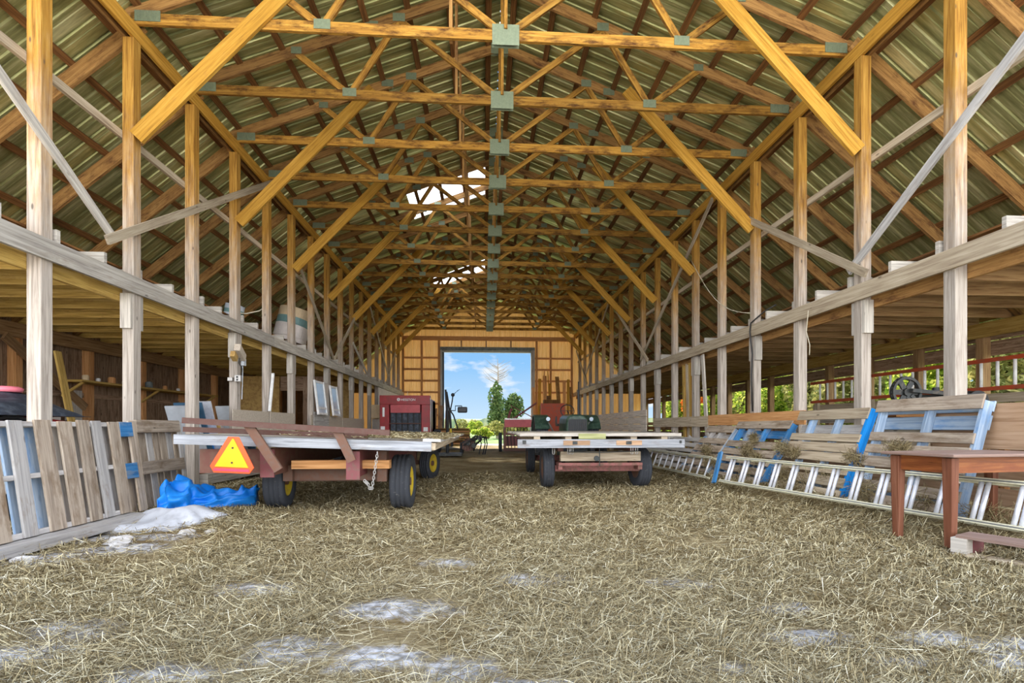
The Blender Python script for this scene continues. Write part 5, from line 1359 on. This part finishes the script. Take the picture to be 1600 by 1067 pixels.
# dark mast with mirror in front of the doorway edge
ms = thing('machine_mast', 'dark machine mast with round lamp and black mirror beside the doorway', 'machine', (-1.15, 15.6, 0))
Y = 15.6
mb = MB(); mb.tube([(-1.17, Y, 0), (-1.17, Y, 1.2), (-1.23, Y, 2.12)], [.05, .045, .03], 8); mb.tube([(-1.02, Y, .3), (-1.10, Y, 1.4), (-1.19, Y, 2.05)], [.04, .035, .02], 8); part('mast', mb, 'black', ms)
mb = MB(); mb.tube([(-1.08, Y, 1.45), (-.98, Y, 1.30), (-.84, Y, .86)], .025, 6); mb.tube([(-1.09, Y, 1.4), (-1.02, Y, 1.75), (-1.0, Y, 1.93)], .022, 6); part('arm', mb, 'black', ms)
mb = MB(); mb.lathe([(-.06, .01), (-.05, .05), (0, .06), (.05, .05), (.06, .01)], (-1.0, Y, 1.95), 'y', 16); part('lamp', mb, 'black', ms, smooth=True)
mb = MB(); mb.tube([(-.98, Y, 1.98), (-.78, Y, 2.13)], .006, 5); mb.tube([(-.98, Y, 1.95), (-.84, Y, 2.10)], .006, 5); part('whisker', mb, 'black', ms)
mb = MB(); mb.tube([(-1.08, Y, 1.45), (-.92, Y, 1.45), (-.92, Y, 1.60), (-.72, Y, 1.60), (-.70, Y, 1.52)], .018, 6); part('mirror_arm', mb, 'black', ms)
mb = MB(); mb.box(-.85, -.54, Y - .04, Y + .04, 1.38, 1.57); part('mirror', mb, 'black', ms, bevel=.035)
mb = MB(); mb.tube([(-1.06, Y - .05, .64), (-1.06, Y - .05, .88)], .035, 8); part('yellow_sleeve', mb, 'yellow', ms, label='yellow sleeve')
mb = MB(); mb.box(-1.5, -.7, Y - .3, Y + .3, .02, .1); part('base', mb, 'darkmetal', ms)

# spidery dark hay tool before the doorway
ht = thing('hay_rake', 'dark jumble of hay tool with thin legs and tines before the doorway', 'farm tool', (-.35, 16.6, 0))
mb = MB(); mb.tube([(-.75, 16.7, .38), (-.45, 16.7, .42), (-.1, 16.7, .62)], .05, 8); mb.tube([(-.7, 16.6, .30), (-.3, 16.6, .62), (.1, 16.7, .55)], .035, 8); part('frame', mb, 'darkmetal', ht)
mb = MB()
for x in (-.15, -.02, .05): mb.tube([(x, 16.6, .62), (x + .05, 16.55, .35), (x - .03, 16.5, .0)], .022, 6)
part('legs', mb, 'black', ht)
for (x, z, rr) in ((-.55, .38, .24), (-.15, .55, .18), (-.35, .30, .14)):
    mb = MB()
    for k in range(14):
        t = k * 2 * math.pi / 14; mb.tube([(x, 16.62, z), (x + math.cos(t) * rr, 16.60, z + math.sin(t) * rr), (x + math.cos(t + .25) * rr * 1.2, 16.58, z + math.sin(t + .25) * rr * 1.2)], .009, 5)
    mb.lathe([(-.04, .01), (-.04, .08), (.04, .08), (.04, .01)], (x, 16.62, z), 'y', 12); part('tine_wheel', mb, 'darkmetal', ht)
mb = MB(); mb.rings([[(x, 16.8 + a * .16, zc + b * h_) for a, b in ((-1, -1), (1, -1), (1, .5), (.4, 1), (-.4, 1), (-1, .5))] for x, zc, h_ in ((-.75, .3, .12), (-.6, .32, .22), (-.4, .34, .2), (-.3, .33, .1))]); part('gearbox', mb, 'maroon', ht)
mb = MB(); mb.tube([(-.1, 16.7, .5), (-.3, 17.4, .3), (-.4, 18.2, .05)], .035, 8); part('drawbar', mb, 'black', ht)
wheel(ht, (-.78, 17.0, .2), .2, .12, rim='black')

# ================================================================ old green tractor behind the flat wagon, facing the camera
tr = thing('green_tractor', 'old dark green tractor facing the front, behind the flat wagon', 'tractor', (2.35, 13.0, 0))
def trx(n, mat, *bs, **k): return bxp(n, mat, *bs, parent=tr, **k)
mb = MB(); rs = []
for y, w_, zt in ((12.0, .25, 1.20), (12.06, .285, 1.24), (12.5, .29, 1.25), (13.2, .28, 1.27)):
    rs.append([(2.32 + w_ * a, y, .62 + (zt - .62) * b) for a, b in ((-1, 0), (-1, .62), (-.93, .84), (-.72, .95), (-.35, 1), (.35, 1), (.72, .95), (.93, .84), (1, .62), (1, 0))])
mb.rings(rs); part('hood', mb, 'green', tr, smooth=False, bevel=.015)
trx('grille', 'black', (2.09, 2.55, 11.97, 12.0, .66, 1.12))
mb = MB()
for k in range(9): mb.box(2.11 + k * .05, 2.12 + k * .05, 11.955, 11.97, .67, 1.11)
part('grille_bars', mb, 'darkmetal', tr)
for x, lab in ((1.60, 'l'), (3.02, 'r')):
    w = part('wheel', tire_mb((x, 13.9, .60), .62, .34, .34), 'tire', tr, smooth=True); part('rim', rim_mb((x, 13.9, .60), .34, .34), 'green', w, smooth=True)
    mb = MB()
    for k in range(22):
        t = k * 2 * math.pi / 22
        for s_ in (-1, 1):
            a = Vector((x + s_ * .01, 13.9 + math.cos(t) * .615, .60 + math.sin(t) * .615)); b = Vector((x + s_ * .165, 13.9 + math.cos(t + .14) * .60, .60 + math.sin(t + .14) * .60)); mb.beam(a, b, .04, .04, up=(0, math.cos(t), math.sin(t)))
    part('lugs', mb, 'tire', w)
    mb = MB(); rs = []
    for t in np.linspace(math.radians(25), math.radians(190), 12):
        c_, s_ = -math.cos(t), math.sin(t); rs.append([(x - .2, 13.9 + c_ * .67, .58 + s_ * .67), (x + .2, 13.9 + c_ * .67, .58 + s_ * .67), (x + .2, 13.9 + c_ * .70, .58 + s_ * .70), (x - .2, 13.9 + c_ * .70, .58 + s_ * .70)])
    mb.rings(rs); part('fender', mb, 'green', tr)
    mb = MB(); mb.lathe([(-.05, .05), (-.04, .07), (0, .08), (.06, .06), (.07, .01)], (x + (.12 if x < 2 else -.12), 13.1, 1.14), 'y', 18); hl = part('headlight', mb, 'green', tr, smooth=True)
    mb = MB(); mb.lathe([(-.012, .045), (-.01, .055)], (x + (.12 if x < 2 else -.12), 13.05, 1.14), 'y', 18); part('lens', mb, 'glassblue', hl)
    mb = MB(); mb.tube([(x + (.12 if x < 2 else -.12), 13.15, 1.1), (x + (.3 if x < 2 else -.3), 13.3, .8)], .02, 6); part('lamp_bracket', mb, 'steel', tr)
for x in (1.95, 2.70): w = part('wheel', tire_mb((x, 12.25, .30), .32, .18, .15), 'tire', tr, smooth=True); part('rim', rim_mb((x, 12.25, .30), .18, .15), 'green', w, smooth=True)
mb = MB(); mb.box(2.02, 2.62, 12.2, 12.32, .26, .36); mb.box(2.2, 2.45, 12.1, 14.2, .45, .75); mb.box(1.6, 3.0, 13.82, 13.98, .52, .68); part('chassis', mb, 'darkmetal', tr)
mb = MB(); pts_ = [Vector((2.33 + .19 * math.cos(t), 13.55 + .06 * math.sin(t), 1.38 + .17 * math.sin(t))) for t in np.linspace(0, 2 * math.pi, 22)]; mb.tube(pts_, .014, 6); mb.tube([(2.33, 13.2, 1.25), (2.33, 13.55, 1.38)], .015, 6); mb.beam((2.15, 13.55, 1.38), (2.51, 13.55, 1.38), .015, .015); part('steering_wheel', mb, 'black', tr)
mb = MB(); mb.tube([(2.48, 12.7, 1.24), (2.48, 12.7, 1.9)], .03, 8); mb.tube([(2.48, 12.7, 1.9), (2.48, 12.68, 2.12)], .018, 8); part('exhaust_stack', mb, 'black', tr)
mb = MB(); mb.box(2.1, 2.5, 13.95, 14.25, .95, 1.02); mb.beam((2.12, 14.25, 1.0), (2.12, 14.3, 1.22), .03, .2); part('seat', mb, 'black', tr)

# ================================================================ red seed drill and orange red board near the end wall
dr = thing('seed_drill', 'red grain drill with long hopper near the right side of the doorway', 'farm machine', (1.55, 18.2, 0))
bd = lambda n, mat, *bs, **k: bxp(n, mat, *bs, parent=dr, **k)
bd('hopper', 'redpale', (.75, 2.25, 17.9, 18.4, .92, 1.20), bevel=.01)
mb = MB()
for k in range(24): mb.box(.76 + k * .062, .795 + k * .062, 17.88, 17.9, 1.20, 1.25)
mb.box(.75, 2.25, 17.9, 18.4, 1.20, 1.225); part('hopper_lid', mb, 'steel', dr)
bd('frame', 'maroon', (.72, .80, 17.85, 18.5, .15, .92), (2.2, 2.28, 17.85, 18.5, .15, .92), (.75, 2.25, 17.95, 18.05, .62, .72), (.75, 2.25, 18.3, 18.4, .4, .5))
bd('lower_panel', 'maroon2', (.78, 2.22, 18.06, 18.1, .22, .60))
bd('skirt', 'redbar', (.70, 2.30, 17.82, 17.9, .04, .16))
mb = MB()
for k in range(12): x = .86 + k * .12; mb.tube([(x, 18.0, .92), (x, 17.95, .5), (x + .03, 17.9, .16)], .014, 5)
part('seed_tubes', mb, 'black', dr)
mb = MB(); mb.tube([(1.05, 18.3, 1.2), (2.0, 18.6, 1.85)], .035, 6); mb.tube([(1.0, 18.5, 1.75), (1.9, 18.3, 1.25)], .018, 6); mb.tube([(.9, 18.4, 1.2), (.98, 18.45, 1.5), (1.05, 18.5, 1.62)], .05, 6); part('lever', mb, 'maroon2', dr)
for x in (.60, 2.42): w = part('wheel', tire_mb((x, 18.2, .36), .36, .22, .12), 'tire', dr, smooth=True); part('rim', rim_mb((x, 18.2, .36), .22, .12), 'red', w, smooth=True)
mb = MB(); mb.box(2.45, 3.5, 21.0, 21.06, .05, 1.95); mb.box(2.45, 2.53, 20.94, 21.0, .05, 1.95); solo('red_board', mb, 'orangered', 'upright orange-red board behind the green tractor', 'board')
mb = MB(); mb.box(2.6, 3.3, 21.1, 21.5, .03, 2.12); mb.box(2.75, 2.9, 21.2, 21.4, 2.12, 2.3); solo('dark_cabinet', mb, 'brown', 'dark cabinet shape rising behind the orange-red board', 'cabinet')

# boards leaning against the end wall at the right
for j, (x, w_, h, dxx) in enumerate(((2.62, .14, 3.0, -.05), (2.78, .16, 3.45, .12), (2.95, .10, 3.1, -.1), (3.10, .2, 3.6, .05), (3.32, .12, 3.2, .1), (3.9, .2, 3.55, -.12), (4.05, .16, 3.3, .1), (4.2, .14, 3.4, .16), (4.42, .12, 3.0, .05), (2.9, .05, 3.9, .2), (3.35, .05, 3.8, -.08))):
    mb = MB(); mb.beam((x, YEND - .95 - .05 * j, 0), (x + dxx, YEND - .20 - .05 * j, h), w_, .03, up=(0, -1, 0))
    solo('leaning_timber', mb, ('orange_wood', 'gold', 'rafter')[j % 3], 'long board stood against the end wall right of the doorway, %s of the bundle' % ORD[j], 'board', 'boards leaning on the end wall')
for j, (x, h) in enumerate(((-3.5, 1.9), (-3.2, 2.05), (-2.85, 1.8))):
    mb = MB(); mb.beam((x + .9, YEND - .5, 0), (x + .95, YEND - .16, h), .22, .03, up=(0, -1, 0)); solo('leaning_timber', mb, 'wallwood', 'short wide board leaning on the end wall left of the doorway, %s from the left' % ORD[j], 'board')

# ================================================================ outdoors: trees and bushes
def foliage(c, rad, n, lobes, seed, size=(.05, .12), shell=.55):
    r = np.random.default_rng(seed)
    cen = r.normal(0, 1, (lobes, 3)); cen /= np.linalg.norm(cen, axis=1)[:, None]; cen *= r.uniform(.1, .8, (lobes, 1)); ls = r.uniform(.18, .42, lobes)
    k = r.integers(0, lobes, n); d = r.normal(0, 1, (n, 3)); d /= np.linalg.norm(d, axis=1)[:, None]
    p = (cen[k] + d * ls[k][:, None] * r.uniform(shell, 1, (n, 1)) ** .5) * np.array(rad) + np.array(c)
    a = r.normal(0, 1, (n, 3)); a /= np.linalg.norm(a, axis=1)[:, None]; b = np.cross(a, r.normal(0, 1, (n, 3))); b /= np.linalg.norm(b, axis=1)[:, None]
    s = r.uniform(size[0], size[1], (n, 1))
    V = np.stack([p - a * s, p + b * s * .55, p + a * s, p - b * s * .55], 1).reshape(-1, 3)
    return V, r.random(n)
def leaf_mesh(name, Vs, rnd, mat):
    n = len(rnd); me = bpy.data.meshes.new(name)
    me.vertices.add(len(Vs)); me.vertices.foreach_set('co', Vs.ravel().astype(np.float32))
    me.loops.add(n * 4); me.loops.foreach_set('vertex_index', np.arange(n * 4, dtype=np.int32))
    me.polygons.add(n); me.polygons.foreach_set('loop_start', np.arange(0, n * 4, 4, dtype=np.int32))
    me.uv_layers.new(name='UVMap'); me.update(calc_edges=True)
    u = np.repeat(rnd, 4); me.uv_layers[0].data.foreach_set('uv', np.stack([u, u * 0], 1).ravel().astype(np.float32))
    me.materials.append(M[mat]); me.validate(); return me
def plant(name, label, cat, loc, rad, n, lobes, mat, seed, size=(.05, .12), trunk=.08, zc=None, grp=None, branches=0):
    r = thing(name, label, cat, loc, grp)
    zc = rad[2] if zc is None else zc
    V, u = foliage((0, 0, zc), rad, n, lobes, seed, size)
    o = bpy.data.objects.new('foliage', leaf_mesh('foliage', V, u, mat)); COL.objects.link(o); o.parent = r
    L = Vector(loc); mb = MB(); mb.tube([L + Vector((0, 0, -.1)), L + Vector((.03, 0, zc * .7)), L + Vector((0, 0, zc * 1.2))], [trunk, trunk * .8, trunk * .4], 8)
    for k in range(branches):
        t = random.uniform(0, 6.28); z = zc * random.uniform(.5, 1.1); mb.tube([L + Vector((0, 0, z)), L + Vector((math.cos(t) * rad[0] * .6, math.sin(t) * rad[1] * .6, z + rad[2] * .4))], [trunk * .4, trunk * .12], 5)
    part('trunk', mb, 'bark', r); return r
# vine covered tree with bare top
vt = plant('tree', 'dark vine-covered tree with a bare dead crown standing in the field', 'tree', (1.15, 42, -.05), (.95, .95, 2.6), 5600, 34, 'leaf_dark', 5, size=(.08, .17), trunk=.16, zc=2.6, branches=4)
mb = MB(); L = Vector((1.15, 42, 0)); mb.tube([L + Vector((0, 0, 4)), L + Vector((.05, 0, 5.6)), L + Vector((0, 0, 6.9))], [.07, .05, .012], 6)
rr_ = random.Random(4)
for k in range(26):
    z = rr_.uniform(4.6, 6.4); t = rr_.choice([0, math.pi]) + rr_.uniform(-.6, .6); ln = rr_.uniform(.5, 1.15) * (1.2 if z < 6 else .7)
    e1 = L + Vector((math.cos(t) * ln * .5, math.sin(t) * ln * .5, z + ln * .25)); e2 = L + Vector((math.cos(t) * ln, math.sin(t) * ln, z + ln * rr_.uniform(.35, .8)))
    mb.tube([L + Vector((0, 0, z)), e1, e2], [.025, .018, .006], 5)
part('dead_branches', mb, 'bark', vt)
plant('tree', 'smaller dark green tree right of the vine-covered one', 'tree', (2.55, 44, -.05), (1.0, .9, 1.9), 3800, 24, 'leaf_dark', 6, size=(.08, .16), trunk=.12, zc=2.5, branches=4)
bd_ = [((.35, 40, -.05), (1.1, .9, .75), 'leaf_olive'), ((-.8, 44, -.05), (1.0, .9, .95), 'leaf_yellow'), ((-1.9, 50, -.05), (1.6, 1.0, 1.0), 'leaf_olive'), ((1.6, 39, -.05), (1.2, .8, .75), 'leaf_olive'), ((3.2, 42, -.05), (1.2, .9, .9), 'leaf_olive'), ((-.2, 37, -.05), (.9, .7, .5), 'leaf_yellow')]
for j, (l, rd, mt) in enumerate(bd_):
    plant('bush', 'round %s bush in the field seen through the doorway, %s' % ('yellow-green' if mt == 'leaf_yellow' else 'olive', ('under the vine-covered tree at left', 'left of the vine-covered tree', 'farthest left', 'in front of the vine-covered tree', 'farthest right', 'lowest one near the track')[j]), 'bush', l, rd, 2200, 10, mt, 20 + j, size=(.07, .15), trunk=.04, grp='bushes beyond the doorway')
# distant tree line
xs = np.arange(-90, 91, 1.5)
mb = MB(); r1 = [(x, 120, -.2) for x in xs]; r2 = [(x, 120 + 2 * math.sin(x), 2.6 + .6 * math.sin(x * .31) + .4 * math.sin(x * .9 + 1) + random.uniform(0, .7)) for x in xs]; r3 = [(x, 124, 3.0) for x in xs]; r4 = [(x, 128, -.2) for x in xs]
mb.rings([r1, r2, r3, r4], cap=False, closed=False); o = solo('treeline', mb, 'hill', kind='structure', smooth=True)
# hedge along the right wall
HED = ['leaf_yellow', 'leaf_yellow', 'leaf_olive', 'leaf_yellow', 'leaf_olive', 'leaf_olive', 'leaf_yellow', 'leaf_olive', 'leaf_yellow', 'leaf_orange', 'leaf_yellow', 'leaf_yellow']
for j in range(12):
    y = 5.4 + j * 2.05
    plant('bush', '%s bush outside the open right wall, %s from the front' % ({'leaf_yellow': 'bright yellow-green', 'leaf_olive': 'olive green', 'leaf_orange': 'orange autumn'}[HED[j]], ORD[j]), 'bush', (10.6 + .5 * (j % 2), y, -.05), (1.15, 1.0, 1.75), 5200, 20, HED[j], 60 + j, size=(.05, .11), trunk=.06, grp='bushes along the right wall', branches=5)
for j in range(5):
    plant('tree', 'tall yellow-green tree behind the bushes outside the right wall, %s from the front' % ORD[j], 'tree', (15.5, 6 + j * 6.2, -.05), (2.4, 3.0, 3.0), 6500, 26, ('leaf_yellow', 'leaf_olive')[j % 2], 90 + j, size=(.09, .19), trunk=.15, zc=3.0, grp='trees outside the right wall', branches=5)
